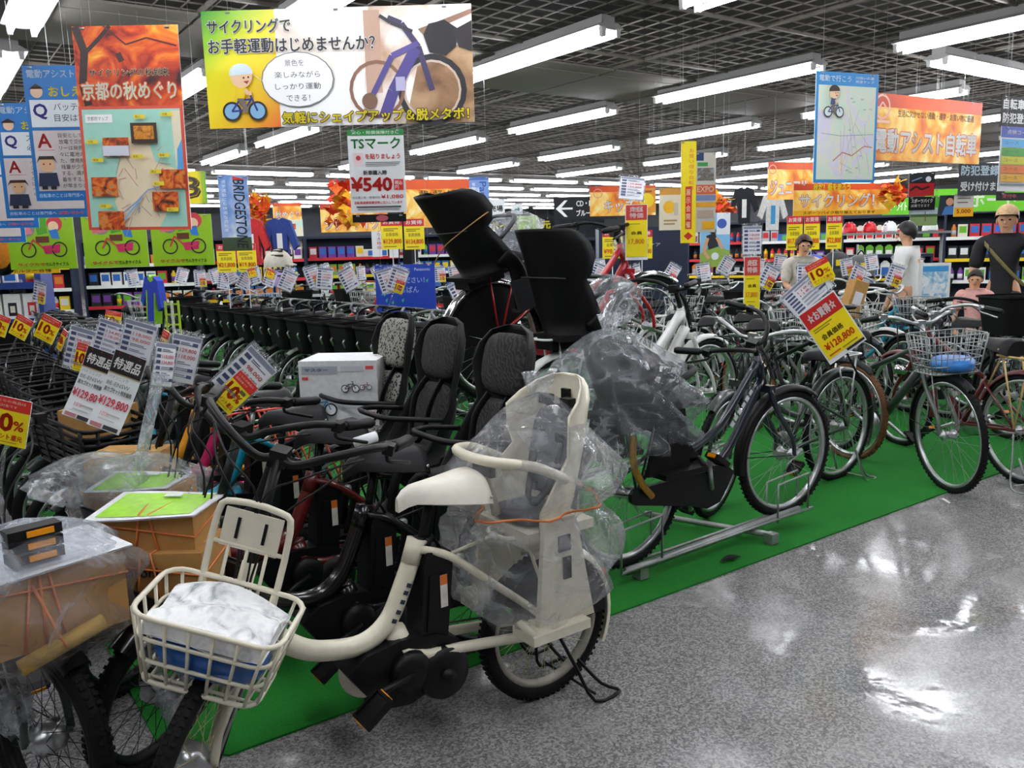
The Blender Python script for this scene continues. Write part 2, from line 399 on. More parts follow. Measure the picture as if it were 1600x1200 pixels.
for j, y in enumerate((19.6, 22.3, 25., 27.7, 30.4, 33.1)):
    for i in range(11):
        lamp(1.5+2.75*i, y, pi/2, 'ceiling lamp, %s from the left in the %s crosswise row at the back' % (ordw[i], ordw[j]))
for i in range(4): lamp(10.3+2.75*i+(0 if i == 0 else .1), 4.92-.0*i if i == 0 else 1.2, pi/2, 'twin tube lamp hung crosswise at upper right, %s along its line' % ordw[i])
lamp(7.2, -3.4, 0, 'unseen twin tube lamp added behind the camera over the grey aisle')  # unseen lamp, added to keep the near end from going dark
# ---------------------------------------------------------------- bicycles
MESHC = {}
def cached(key, fn):
    if key not in MESHC: MESHC[key] = fn()
    return MESHC[key]
def tyre_mesh(R, tw, mt, lod):
    def mk():
        b = MB(); n = (20, 32, 44)[lod]; q = (6, 8, 10)[lod]; c = tw/2; Rm = R-c; vs = []; fs = []
        for i in range(n):
            a = 2*pi*i/n
            for k in range(q):
                t = 2*pi*k/q; r_ = Rm+c*cos(t); vs.append((r_*cos(a), c*sin(t)*.95, r_*sin(a)))
        for i in range(n):
            j = (i+1) % n
            for k in range(q): p = (k+1) % q; fs.append((i*q+k, i*q+p, j*q+p, j*q+k))
        b.add(vs, fs, 0, True)
        if lod == 2:                       # raised tread blocks
            for i in range(72):
                a = 2*pi*i/72
                for s in (-1, 1):
                    rot = Mx.Rotation(-a, 3, 'Y')
                    b.box(rot @ V((R-.0015, s*tw*.2, 0)), (.005, tw*.26, .010), rot)
        return mesh_of(b, 'tyre', mt)
    return cached(('tyre', R, tw, mt.name, lod), mk)
def rim_mesh(R, tw, mt, lod):
    def mk():
        b = MB(); n = (20, 32, 44)[lod]; vs = []; fs = []; r1 = R-tw*.86; r0_ = r1-.022; hw = tw*.36
        pr = [(r1, hw), (r1, -hw), (r0_+.008, -hw*.9), (r0_, 0), (r0_+.008, hw*.9)]
        for i in range(n):
            a = 2*pi*i/n
            for r_, y in pr: vs.append((r_*cos(a), y, r_*sin(a)))
        for i in range(n):
            j = (i+1) % n
            for k in range(5): p = (k+1) % 5; fs.append((i*5+k, j*5+k, j*5+p, i*5+p))
        b.add(vs, fs, 0, True); return mesh_of(b, 'rim', mt)
    return cached(('rim', R, tw, mt.name, lod), mk)
def spoke_mesh(R, tw, mt, lod):
    def mk():
        b = MB(); n = (16, 24, 32)[lod]; rr_ = R-tw*.86-.02; sr = (.0016, .0013, .0012)[lod]
        for i in range(n):
            s = 1 if i % 2 else -1; a = 2*pi*i/n; d = (.55 if (i//2) % 2 else -.55)
            b.tube([(.026*cos(a+d*2), s*.03, .026*sin(a+d*2)), (rr_*cos(a), s*.004, rr_*sin(a))], sr, 3, cap=False)
        return mesh_of(b, 'spokes', mt)
    return cached(('spoke', R, tw, mt.name, lod), mk)
def hub_mesh(mt, big):
    def mk():
        b = MB(); r_ = .045 if big else .02
        b.lathe([(.006, -.062), (.012, -.06), (.012, -.04), (.03, -.038), (.03, -.032), (r_, -.026), (r_, .026), (.03, .032), (.03, .038), (.012, .04), (.012, .06), (.006, .062)], 12, rot=ROTY)
        return mesh_of(b, 'hub', mt)
    return cached(('hub', mt.name, big), mk)
def wheel(name, parent, x, P, lod, SMx=None, big=False):
    R, tw = P['R'], P['tw']
    mw = (SMx or Mx.Identity(4)) @ Mx.Translation((x, 0, R))
    o = put(name, tyre_mesh(R, tw, P['tyre'], lod), parent, mw)
    put('rim', rim_mesh(R, tw, P['rim'], lod), o)
    s = put('spokes', spoke_mesh(R, tw, P.get('spk', STEEL), lod), o); s['kind'] = 'stuff'
    if lod: put('hub', hub_mesh(SILVER if P.get('hubs', 1) else BLACK, big), o)
    return o
def arc_guard(b, cx, cz, r, wd, a0, a1, n=14, mi=0):
    sec = [(-wd/2, -.012), (-wd*.42, .004), (-wd*.15, .012), (wd*.15, .012), (wd*.42, .004), (wd/2, -.012)]
    vs = []; fs = []; q = len(sec)
    for i in range(n+1):
        a = rad(a0+(a1-a0)*i/n)
        for y, dr in sec: vs.append((cx+(r+dr)*cos(a), y, cz+(r+dr)*sin(a)))
        for y, dr in sec: vs.append((cx+(r+dr-.004)*cos(a), y*.95, cz+(r+dr-.004)*sin(a)))
    for i in range(n):
        for k in range(q-1):
            A, B = i*2*q, (i+1)*2*q
            fs.append((A+k, A+k+1, B+k+1, B+k)); fs.append((A+q+k, B+q+k, B+q+k+1, A+q+k+1))
        fs.append((i*2*q, (i+1)*2*q, (i+1)*2*q+q, i*2*q+q)); fs.append((i*2*q+q-1, i*2*q+2*q-1, (i+1)*2*q+2*q-1, (i+1)*2*q+q-1))
    b.add(vs, fs, mi, True)
def saddle_mesh(mt):
    def mk():
        b = MB()
        def fn(u, v):                           # u: tail 0 .. nose 1, v across
            x = -.15+.28*u; wd = .105*max(0, 1-u*1.15)**.8+.030
            if u < .2: wd *= .62+.38*(1-(1-u/.2)**2)**.5
            if u > .88: wd *= max(.12, (1-((u-.88)/.125)**2))**.5
            t = (v-.5)*2; e = abs(t)
            z = .016*(1-u)**2+.004-(.085-.045*u)*e**3.2-.03*max(0, (u-.8)/.2)**2-.02*max(0, (.1-u)/.1)**2
            return (x, wd*math.copysign(min(1, e*1.05), t), z)
        b.grid(13, 13, fn)
        b.grid(13, 9, lambda u, v: (fn(u, 0)[0], fn(u, 0)[1]*(1-2*v), fn(u, 0)[2]-.002+.012*sin(pi*v)))
        for k in (0,): pass
        for u_ in (0, 1):
            w0 = [fn(u_, v/12) for v in range(13)]; b.add(w0+[(w0[0][0], y, w0[0][2]-.002) for _, y, _ in w0], [(i, i+1, 14+i, 13+i) for i in range(12)], 0)
        for sx in (-.12, -.07, -.02):           # side rivets
            for s in (-1, 1): b.ell((sx, s*(.118-(sx+.12)*.62), -.045), (.006, .004, .006), 6, 4, 1)
        return mesh_of(b, 'saddle', [mt, SILVER])
    return cached(('saddle', mt.name), mk)
def saddle_rails():
    def mk():
        b = MB()
        for s in (-1, 1): b.tube([(.08, s*.02, -.02), (.02, s*.022, -.045), (-.06, s*.022, -.045), (-.12, s*.035, -.02)], .004, 5)
        b.box((-.02, 0, -.05), (.04, .06, .025))
        return mesh_of(b, 'saddle_rails', BLACK)
    return cached('rails', mk)
def pedal(parent, c, rot=0.):
    b = MB()
    b.box((0, 0, 0), (.09, .075, .012)); b.box((0, .034, 0), (.095, .008, .024)); b.box((0, -.034, 0), (.095, .008, .024)); b.box((-.045, 0, 0), (.008, .07, .024)); b.box((.045, 0, 0), (.008, .07, .024))
    o = put('pedal', cached('pedal', lambda: mesh_of(b, 'pedal', BLACK)), parent, Mx.Translation(c) @ Mx.Rotation(rot, 4, 'Y'))
    for i, e in enumerate((.05, -.05)):
        q = MB(); q.box((e, 0, 0), (.004, .045, .018))
        put('pedal_reflector', cached(('pref', i), lambda: mesh_of(q, 'pedal_reflector', AMBER)), parent, Mx.Translation(c) @ Mx.Rotation(rot, 4, 'Y'))
def wire_basket(w, d, h, mt, rings=4, wires=(7, 5), r=.0032, taper=.8, name='basket'):
    b = MB()
    for i in range(rings):
        t = i/(rings-1); k = taper+(1-taper)*t
        b.tube(rrect(w*k, d*k, .05*k, h*t, 4), r*(1.5 if i in (0, rings-1) else 1.15), 6, closed=True)
    def vert(x, y, n_, s):
        pass
    for j in range(wires[0]):                   # along the width on both long faces, and under the floor
        f = -.5+(j+.5)/wires[0]
        for s in (-1, 1): b.tube([(f*w*taper, s*d*taper/2, 0), (f*w, s*d/2, h)], r, 5)
        b.tube([(f*w*taper, -d*taper/2, 0), (f*w*taper, d*taper/2, 0)], r, 5)
    for j in range(wires[1]):
        f = -.5+(j+.5)/wires[1]
        for s in (-1, 1): b.tube([(s*w*taper/2, f*d*taper, 0), (s*w/2, f*d, h)], r, 5)
        b.tube([(-w*taper/2, f*d*taper, 0), (w*taper/2, f*d*taper, 0)], r, 5)
    return b
def tub_basket(w, d, h, taper=.78, th=.006, back=.08):
    b = MB(); n = 5
    lev = [(0, taper), (h*.5, taper+(1-taper)*.45), (h*.93, .97), (h*.95, 1.04), (h, 1.04)]
    vs = []; fs = []; m_ = 4*(n+1)
    for z, k in lev: vs += [(x, y, z+(back*z/h*max(0, -x/(w/2)) if False else 0)) for x, y, _ in rrect(d*k, w*k, .06*k, 0, n)]
    for z, k in reversed(lev): vs += [(x, y, max(z, .006)) for x, y, _ in rrect((d*k)-2*th, (w*k)-2*th, .055*k, 0, n)]
    L_ = len(lev)*2
    for i in range(L_-1):
        for k in range(m_): q = (k+1) % m_; fs.append((i*m_+k, i*m_+q, (i+1)*m_+q, (i+1)*m_+k))
    fs.append(tuple(range(m_-1, -1, -1))); fs.append(tuple((L_-1)*m_+k for k in range(m_)))
    b.add(vs, fs, 0, False)
    return b
def slat_basket(w, d, h):
    b = MB(); n = 9
    for i in range(n):
        t = i/(n-1); k = .8+.2*t
        p = rrect(d*k, w*k, .06*k, h*t, 4)
        b.tube(p, .010, 5, closed=True, flat=.5)
    for sx in (-1, 1):
        for f in (-.42, 0, .42):
            b.tube([(sx*d*.39, f*w*.8, 0), (sx*d*.49, f*w, h)], .009, 5)
    for f in (-.3, .3):
        for s in (-1, 1): b.tube([(f*d*.8, s*w*.39, 0), (f*d, s*w*.49, h)], .009, 5)
    b.box((0, 0, 0), (d*.78, w*.78, .008))
    return b
def bucket(b, lev, th=.012, n=13, mi=0, pw=2.4):
    """open-fronted moulded seat shell; levels (z, back x, half width, depth)"""
    o_ = []; i_ = []
    for z, xb, hw, dp in lev:
        for k in range(n):
            t = -1+2*k/(n-1)
            o_.append((xb+dp*abs(t)**pw, hw*sin(t*pi/2), z))
            i_.append((xb+th+(dp-th)*abs(t)**pw, (hw-th)*sin(t*pi/2), z))
    L_ = len(lev); N = L_*n; fs = []
    for j in range(L_-1):
        for k in range(n-1):
            a = j*n+k; fs.append((a, a+1, a+n+1, a+n)); fs.append((N+a, N+a+n, N+a+n+1, N+a+1))
        for k in (0, n-1): a = j*n+k; fs.append((a, a+n, N+a+n, N+a))
    for k in range(n-1):
        fs.append((k, k+1, N+k+1, N+k)); a = (L_-1)*n+k; fs.append((a, a+1, N+a+1, N+a))
    return b.add(o_+i_, fs, mi, True)
def pad(b, c, r, rot=None, mi=0): return b.ell(c, r, 14, 10, mi, rot, .62)
def child_seat(parent, kind, x, z, mt=MATBLK, fab=None, sc=(1, 1, 1), tilt=0., cord=0):
    """rear child seat; sits on the carrier, faces the handlebar (+x)"""
    mw = Mx.Translation((x, 0, z)) @ Mx.Rotation(rad(-tilt), 4, 'Y') @ Mx.Diagonal((*sc, 1)); fab = fab or MATBLK
    tl = Mx.Rotation(rad(-12), 3, 'Y')
    if kind == 'cushion':
        b = MB()
        bucket(b, [(.02, -.11, .17, .18), (.12, -.13, .175, .13), (.24, -.16, .17, .08), (.31, -.175, .14, .06), (.36, -.185, .155, .065), (.45, -.20, .172, .08), (.52, -.215, .16, .07), (.57, -.225, .12, .05), (.59, -.22, .05, .025)])
        b.box((.0, 0, .02), (.26, .30, .04)); b.box((-.02, 0, -.02), (.24, .14, .05))
        for s in (-1, 1): b.tube(smooth([(.06, s*.16, .05), (.16, s*.17, .02), (.20, s*.16, -.16), (.24, s*.16, -.3)]), .02, 7)
        o = put('child_seat', cached(('csc', mt.name), lambda: mesh_of(b, 'child_seat', mt)), parent, mw)
        def q1():
            q = MB(); pad(q, (-.165, 0, .45), (.035, .15, .115), tl); return mesh_of(q, 'headrest', fab)
        def q2():
            q = MB(); pad(q, (-.11, 0, .20), (.035, .15, .125), tl); return mesh_of(q, 'back_cushion', fab)
        def q3():
            q = MB(); pad(q, (.02, 0, .06), (.13, .14, .03)); return mesh_of(q, 'seat_cushion', fab)
        put('headrest', cached(('csh', fab.name), q1), o); put('back_cushion', cached(('csb', fab.name), q2), o); put('seat_cushion', cached(('css', fab.name), q3), o)
        def q4():
            q = MB()
            for s in (-1, 1): q.tube(smooth([(-.12, s*.06, .34), (-.06, s*.07, .26), (-.02, s*.05, .12), (.02, s*.01, .07)]), .014, 6, flat=.25)
            return mesh_of(q, 'harness', BLACK)
        put('harness', cached('harness', q4), o)
        def q5():
            q = MB()
            q.tube(smooth([(-.05, .17, .2), (.08, .175, .22), (.17, .12, .23), (.18, 0, .23), (.17, -.12, .23), (.08, -.175, .22), (-.05, -.17, .2)]), .011, 7)
            return mesh_of(q, 'guard_bar', BLACK)
        put('guard_bar', cached('guardbar', q5), o)
        for s in (-1, 1):
            q = MB(); q.prism([(.19, -.22), (.21, -.22), (.21, -.29), (.33, -.29), (.33, -.31), (.19, -.31)], s*.125, s*.215)
            put('footrest', cached(('footrest', s), lambda: mesh_of(q, 'footrest', BLACK)), o)
    elif kind == 'tall':
        b = MB()
        bucket(b, [(-.02, -.10, .15, .20), (.1, -.13, .175, .24), (.25, -.16, .185, .2), (.33, -.175, .185, .17), (.36, -.185, .2, .2), (.46, -.21, .215, .24), (.54, -.235, .215, .23), (.60, -.255, .2, .19), (.62, -.26, .18, .15)], .014, 15, pw=2.0)
        b.box((.0, 0, -.01), (.28, .30, .03)); b.box((-.02, 0, -.05), (.24, .14, .06))
        for s in (-1, 1): b.tube(smooth([(.04, s*.17, .1), (.10, s*.185, .02), (.12, s*.18, -.12), (.12, s*.17, -.3)]), [.05, .06, .055, .05, .045, .045, .05, .05, .055, .055, .06, .06, .06], 8, flat=.28)
        o = put('child_seat', cached(('cst', mt.name), lambda: mesh_of(b, 'child_seat', mt)), parent, mw)
        q = MB()
        q.tube(smooth([(.06, .17, .22), (.16, .17, .30), (.23, .10, .33), (.24, 0, .33), (.23, -.10, .33), (.16, -.17, .30), (.06, -.17, .22)]), .014, 7)
        put('guard_bar', cached('guardbart', lambda: mesh_of(q, 'guard_bar', DKGREY)), o)
        if cord: qc = MB(); qc.tube(smooth([(-.16, .19, .12), (-.205, .08, .17), (-.21, -.06, .27), (-.12, -.21, .38), (.02, -.2, .43)]), .004, 5); qc.build('elastic_cord', pm('tan_elastic', '#b98a50', .6), o)
        q2_ = MB(); q2_.tube([(-.178-.000*k, -.18+.03*k, .345) for k in range(0)] or [(-.14, .18, .34), (-.19, .12, .345), (-.2, 0, .345), (-.19, -.12, .345), (-.14, -.18, .34)], .004, 5)
        put('seam_piping', cached('piping', lambda: mesh_of(q2_, 'seam_piping', DKGREY)), o)
        q3_ = MB(); pad(q3_, (-.08, 0, .3), (.03, .14, .2), tl); pad(q3_, (.03, 0, .03), (.12, .13, .025))
        put('seat_cushion', cached('tcush', lambda: mesh_of(q3_, 'seat_cushion', pm('dark_blue_cushion', '#20262f', .8))), o)
        for s in (-1, 1):
            q = MB(); q.prism([(.05, -.09), (.17, -.09), (.19, -.30), (.28, -.30), (.28, -.32), (.06, -.32)], s*.18, s*.20); q.prism([(.06, -.30), (.28, -.30), (.28, -.32), (.06, -.32)], s*.12, s*.20)
            put('footrest', cached(('tfoot', s), lambda: mesh_of(q, 'footrest', DKGREY)), o)
    elif kind == 'white':
        b = MB()
        bucket(b, [(.0, -.07, .15, .16), (.08, -.10, .17, .20), (.17, -.12, .165, .15), (.23, -.135, .15, .11), (.28, -.145, .165, .13), (.36, -.155, .17, .14), (.40, -.163, .155, .10), (.435, -.167, .12, .06), (.455, -.167, .08, .03), (.462, -.165, .04, .012)])
        b.box((.0, 0, .0), (.26, .28, .03)); b.box((-.02, 0, -.04), (.2, .14, .06))
        o = put('child_seat', mesh_of(b, 'child_seat', mt), parent, mw); o['label'] = 'cream child seat with black straps'
        q = MB(); q.tube(smooth([(.0, .165, .17), (.12, .17, .23), (.22, .11, .25), (.24, 0, .25), (.22, -.11, .25), (.12, -.17, .23), (.0, -.165, .17)]), .016, 8)
        q.tube([(.19, .0, .24), (.15, 0, .05)], .014, 6); q.build('guard_bar', mt, o)
        for s in (-1, 1):                       # tapering leg guards down to the foot trays
            q = MB(); q.prism([(-.02, .06), (.10, .06), (.13, -.28), (-.09, -.28)], s*.165, s*.185)
            q.box((.07, s*.17, -.285), (.22, .11, .03)); q.tube([(.17, s*.13, -.27), (.19, s*.17, -.24), (.17, s*.215, -.27)], .012, 6)
            q.build('leg_guard', mt, o)
        q = MB()
        for s in (-1, 1):
            q.tube(smooth([(-.11, s*.05, .38), (-.07, s*.06, .26), (-.02, s*.05, .12), (.02, s*.01, .05)]), .016, 6, flat=.25)
            for zz in (.38, .27, .1): q.box((-.10+(.38-zz)*.2, s*.055, zz), (.03, .045, .03))
            q.box((.03, s*.187, -.02), (.045, .008, .05)); q.box((.02, s*.187, -.10), (.03, .008, .07))
        q.box((-.15+.012, 0, .37), (.014, .035, .09)); q.box((.19, .0, .2), (.02, .10, .03))
        q.build('harness', BLACK, o)
        q = MB(); pad(q, (-.085, 0, .22), (.025, .12, .15), tl); pad(q, (.02, 0, .035), (.10, .12, .02)); q.build('seat_cushion', pm('dark_grey_cushion', '#4a4c50', .8), o)
    return o
DEF = dict(st='u', wb=1.17, R=.254, tw=.05, fr=BLACK, tyre=RUBBER, rim=SILVER, steer=0, sad=SADBLK, sadz=.83, bar='swept', barm=BLACK, barz=1.0,
           basket=None, bm=BLACK, bw=.36, bd=.27, bh=.22, child=None, fab=None, batt=1, motor=1, rack=1, rackm=None, case=0, guard=0, lod=2, mud=None, fork=None, stand=1, light=1, cable=1, plate=0, crank=-25, grip=BLACK)
def bike(label, X, Y, head, group=None, z=0., name='bicycle', cat='bicycle', **kw):
    P = dict(DEF); P.update(kw); lod = P['lod']; wb, R, tw = P['wb'], P['R'], P['tw']; seg = (5, 7, 9)[lod]
    fr = P['fr']; mud = P['mud'] or fr; fork = P['fork'] or fr; rackm = P['rackm'] or fr
    t = thing(name, label, cat, (X, Y, z), rad(head), group)
    xf, xr = wb/2, -wb/2; hz0 = 2*R+.06; hz1 = hz0+.14; zb = P['barz']
    axp = lambda q: xf-.05-(q-R)*.364
    ax = V((-.342, 0, .94)); pv = V((xf-.05, 0, R))
    SMx = Mx.Translation(pv) @ Mx.Rotation(rad(P['steer']), 4, ax) @ Mx.Translation(-pv)
    # wheels
    wheel('front_wheel', t, xf, P, lod, SMx, P['motor'] and R < .3); wheel('rear_wheel', t, xr, P, lod)
    # frame
    b = MB(); k = wb/1.17; bbx, bbz = (xr+.475, .285)
    if P['st'] == 'u':
        pts = [(axp(hz0+.03), 0, hz0+.03), (.34*k, 0, .51), (.26*k, 0, .437), (.18*k, 0, .402), (.07*k, 0, .388), (-.013*k, 0, .433), (-.07*k, 0, .536), (-.118*k, 0, .645)]
        sp = smooth(pts, 5); n = len(sp); b.tube(sp, [.031-.004*i/n for i in range(n)], seg+3)
        b.tube([(-.095*k, 0, .59), (-.12*k, 0, .66)], .029, seg+2)
        for s in (-1, 1):
            b.tube(smooth([(-.12*k, s*.022, .632), (-.20*k, s*.05, .60), (-.32*k, s*.062, .50), (xr+.10, s*.066, .36), (xr, s*.066, R)]), .0125, seg)
            b.tube(smooth([(-.02*k, s*.03, .36), (-.10*k, s*.05, .32), (-.22*k, s*.062, .31), (xr, s*.066, R)]), .017, seg)
        b.box((xr, 0, R), (.05, .14, .03)); stx, stz = -.125*k, .65; bbx = -.05*k
        b.tube([(-.03*k, 0, .40), (bbx-.02, 0, .30)], .035, seg+2)
    elif P['st'] == 'v':
        stx, stz = xr+.31, .64; sx = lambda q: bbx+(stx-bbx)*(q-bbz)/(stz-bbz)
        b.tube([(bbx, 0, bbz), (stx, 0, stz)], .0165, seg+1)
        b.tube(smooth([(axp(hz1-.03), 0, hz1-.03), (axp(hz1)-.26, 0, .56), (sx(.46), 0, .46)], 4), .019*P.get('fat', 1), seg+1)
        b.tube(smooth([(axp(hz0+.02), 0, hz0+.02), (axp(hz0)-.24, 0, .44), (bbx, 0, bbz)], 4), .021*P.get('fat', 1), seg+1)
        for s in (-1, 1):
            b.tube([(stx+.01, s*.02, .56), (xr+.03, s*.06, R+.06), (xr, s*.062, R)], .009, seg)
            b.tube([(bbx, s*.03, bbz), (xr+.1, s*.06, R-.005), (xr, s*.062, R)], .0105, seg)
    else:
        stx, stz = xr+.29, P.get('stz', .64); sx = lambda q: bbx+(stx-bbx)*(q-bbz)/(stz-bbz)
        b.tube([(bbx, 0, bbz), (stx, 0, stz)], .016, seg+1)
        tz = P.get('ttz', .60)
        b.tube([(axp(hz1-.03), 0, hz1-.03), (sx(tz), 0, tz)], .016, seg+1)
        b.tube([(axp(hz0+.02), 0, hz0+.02), (bbx, 0, bbz)], P.get('dt', .021), seg+1)
        for s in (-1, 1):
            b.tube([(stx+.01, s*.02, stz-.06), (xr, s*.062, R)], .008, seg); b.tube([(bbx, s*.03, bbz), (xr, s*.062, R)], .0095, seg)
    b.tube([(axp(hz0-.01), 0, hz0-.01), (axp(hz1), 0, hz1)], .021, seg+2)
    b.tube([(bbx, -.035, bbz), (bbx, .035, bbz)], .022, seg+2)
    b.build('frame', fr, t)
    # fork
    b = MB()
    for s in (-1, 1): b.tube(smooth([(axp(hz0-.02), s*.045, hz0-.035), (axp(2*R-.1)+.003, s*.052, 2*R-.09), (xf-.02, s*.055, R+.10), (xf, s*.06, R)], 3), [.0145]*3+[.013]*3+[.011]*4, seg)
    b.box((axp(hz0-.03), 0, hz0-.03), (.04, .115, .035)); b.build('fork', fork, t, SMx)
    # handlebar with stem
    hx = axp(zb); b = MB()
    b.tube([(axp(hz1-.01), 0, hz1-.01), (axp(zb-.03), 0, zb-.03)], .0145, seg+1)
    if P['bar'] == 'swept':
        side = [(hx, 0, zb-.03), (hx+.03, .05, zb-.03), (hx+.02, .13, zb+.01), (hx-.06, .22, zb+.03), (hx-.16, .265, zb+.01), (hx-.27, .29, zb-.005)]
    elif P['bar'] == 'mid':
        side = [(hx, 0, zb-.02), (hx+.02, .06, zb-.02), (hx, .16, zb+.02), (hx-.06, .24, zb+.02), (hx-.15, .29, zb)]
    else:
        side = [(hx+.03, 0, zb), (hx+.03, .08, zb), (hx+.025, .18, zb+.01), (hx, .30, zb+.01)]
    for s in (-1, 1):
        sp = smooth([(p[0], s*p[1], p[2]) for p in side], 4); b.tube(sp, .0115, seg)
    b.box((hx, 0, zb-.03), (.05, .045, .045))
    HB_ = SMx @ Mx.Translation(pv) @ Mx.Rotation(rad(P.get('hbrot', 0)), 4, ax) @ Mx.Translation(-pv)
    hb = b.build('handlebar', P['barm'], t, HB_)
    for s in (-1, 1):
        e = V((side[-1][0], s*side[-1][1], side[-1][2])); d = (V((side[-2][0], s*side[-2][1], side[-2][2]))-e).normalized()
        q = MB(); q.tube([e-d*.005, e+d*.01, e+d*.06, e+d*.115, e+d*.12], [.012, .0175, .0165, .0175, .014], seg+1); q.build('grip', P['grip'], hb)
        if lod:
            q = MB(); q.tube(smooth([e+d*.15+V((.0, 0, -.005)), e+d*.13+V((.035, -s*.0, -.025)), e+d*.06+V((.05, s*.012, -.035)), e+V((.055, s*.02, -.045))], 3), .006, 5); q.box(e+d*.15, (.03, .03, .03)); q.build('brake_lever', P.get('lev', SILVER if P['barm'] is SILVER else BLACK), hb)
    if P['cable'] and lod:
        q = MB()
        for s in (-1, 1):
            q.tube(smooth([(hx-.04, s*.2, zb), (hx+.07, s*.14, zb-.05), (hx+.10, s*.05, zb-.16), (axp(hz1-.02)+.03, s*.02, hz1-.02), (axp(hz0)-.04, s*.02, hz0-.06)], 4), .0032, 5)
            q.tube(smooth([(hx-.05, s*.21, zb), (hx+.10, s*.10, zb-.02), (hx+.12, 0, zb-.12), (axp(hz0)+.035, -s*.02, hz0-.02)], 4), .003, 5)
        q.build('brake_cables', BLACK, t, SMx)
    # saddle
    sx_, sz = stx-.03*(P['sadz']-stz)/.2-.01+P.get('sdx', 0), P['sadz']
    b = MB(); b.tube([(stx, 0, stz-.04), (sx_, 0, sz-.045)], .0135, seg+1); b.tube([(stx+.0, 0, stz-.015), (stx, 0, stz+.012)], .021, seg+1); b.build('seat_post', P.get('post', BLACK if lod == 2 else SILVER), t)
    so = put('saddle', saddle_mesh(P['sad']), t, Mx.Translation((sx_-.02, 0, sz)))
    if lod: put('saddle_rails', saddle_rails(), so)
    # crank set
    if lod:
        c = MB(); a = rad(P['crank'])
        for s, q in ((1, a), (-1, a+pi)): c.tube([(bbx, s*.075, bbz), (bbx+.165*cos(q), s*.095, bbz+.165*sin(q))], [.013, .010], seg)
        c.tube([(bbx, -.08, bbz), (bbx, .08, bbz)], .009, seg)
        c.lathe([(.088, -.003), (.09, 0), (.088, .003)], 24, (bbx, -.055, bbz), ROTY)
        co = c.build('crank_set', P.get('crkm', SILVER), t)
        for s, q in ((1, a), (-1, a+pi)): pedal(co, (bbx+.165*cos(q), s*.145, bbz+.165*sin(q)), .6)
    if P['case']:
        b = MB(); pl = [(bbx+.088*cos(rad(q)), bbz+.088*sin(rad(q))) for q in range(-90, 91, 18)]+[(xr+.036*cos(rad(q)), R+.036*sin(rad(q))) for q in range(90, 271, 30)]
        b.prism(pl, -.074, -.05); b.build('chain_case', P.get('casem', BLACK), t)
    elif lod:
        b = MB()
        for s in (-1, 1): b.tube([(bbx, -.055, bbz+s*.085), (xr, -.055, R+s*.03)], .004, 4)
        b.lathe([(.035, -.008), (.035, .008)], 14, (xr, -.055, R), ROTY); b.build('chain', pm('chain_steel', '#4b4a48', .45, .7), t)
    if P['motor']:
        b = MB(); pl = [(bbx+.19, bbz+.045), (bbx+.13, bbz+.085), (bbx+.02, bbz+.10), (bbx-.10, bbz+.085), (bbx-.17, bbz+.05), (bbx-.16, bbz-.02), (bbx-.10, bbz-.075), (bbx, bbz-.105), (bbx+.09, bbz-.09), (bbx+.14, bbz-.03)]
        b.prism(pl, -.05, .05); b.lathe([(.075, -.012), (.085, 0), (.078, .02), (.03, .028)], 20, (bbx-.11, .055, bbz-.035), Mx.Rotation(-pi/2, 3, 'X')); b.lathe([(.02, -.1), (.02, .012)], 12, (bbx-.11, .09, bbz-.035), Mx.Rotation(-pi/2, 3, 'X'))
        b.lathe([(.06, -.012), (.066, 0), (.06, .02), (.03, .026)], 20, (bbx, .055, bbz), Mx.Rotation(-pi/2, 3, 'X'))
        b.build('motor_unit', BLACK, t)
    if P['batt']:
        b = MB()
        if P['st'] == 'u': A, B_ = V((stx-.045, 0, .62)), V((bbx-.09, 0, .335))
        else: A, B_ = V((stx-.055, 0, .60)), V((bbx-.06, 0, .34))
        d = (B_-A).normalized(); nx = V((d.z, 0, -d.x)); hw = .048
        cs = [A-nx*hw*.8, A+d*.03-nx*hw, B_-nx*hw, B_+nx*hw*.95, A+d*.02+nx*hw, A+nx*hw*.75]
        b.prism([(q.x, q.z) for q in cs], -.045, .045)
        e = [A+d*.07-nx*.03, A+d*.24-nx*.03, A+d*.24+nx*.03, A+d*.07+nx*.03]
        b.prism([(q.x, q.z) for q in e], -.05, .05); b.tube([A+V((.03, 0, 0))+d*.02, A-d*.035, A-V((.035, 0, 0))+d*.02], .008, 6)
        bo = b.build('battery', BLACK, t)
        q = MB(); a_ = A+d*.12+nx*.018; q.prism([(a_.x+v[0], a_.z+v[1]) for v in ((-.012, -.05), (.012, -.05), (.012, .05), (-.012, .05))], .0515, .0525); q.build('sticker', pm('sticker_white', '#e6e0d6', .5), bo)
        q = MB(); q.prism([(a_.x+v[0], a_.z+v[1]) for v in ((-.012, .02), (.012, .02), (.012, .05), (-.012, .05))], .0526, .0530); q.build('warning_strip', pm('sticker_orange', '#e77a2a', .5), bo)
        q = MB(); kk = A+d*.03+nx*.075; q.lathe([(.014, 0), (.016, .01), (.01, .016)], 12, (kk.x, .03, kk.z), Mx.Rotation(-pi/2, 3, 'X')); q.build('key_lock', SILVER, bo)
    # mudguards
    if mud is not False:
        b = MB(); arc_guard(b, xr, R, R+.014, tw+.016, P.get('rm0', 20), 208, (10, 14, 18)[lod])
        b.tube([(xr, .05, R), (xr-(R+.012)*.9, .03, R+.09)], .0028, 4); b.tube([(xr, -.05, R), (xr-(R+.012)*.9, -.03, R+.09)], .0028, 4)
        mo = b.build('rear_mudguard', mud, t)
        q = MB(); q.lathe([(.02, 0), (.02, .012), (.012, .018)], 12, (xr-(R+.02)*cos(rad(24)), 0, R+(R+.02)*sin(rad(24))), Mx.Rotation(-pi/2, 3, 'Y')); q.build('rear_reflector', REDLENS, mo)
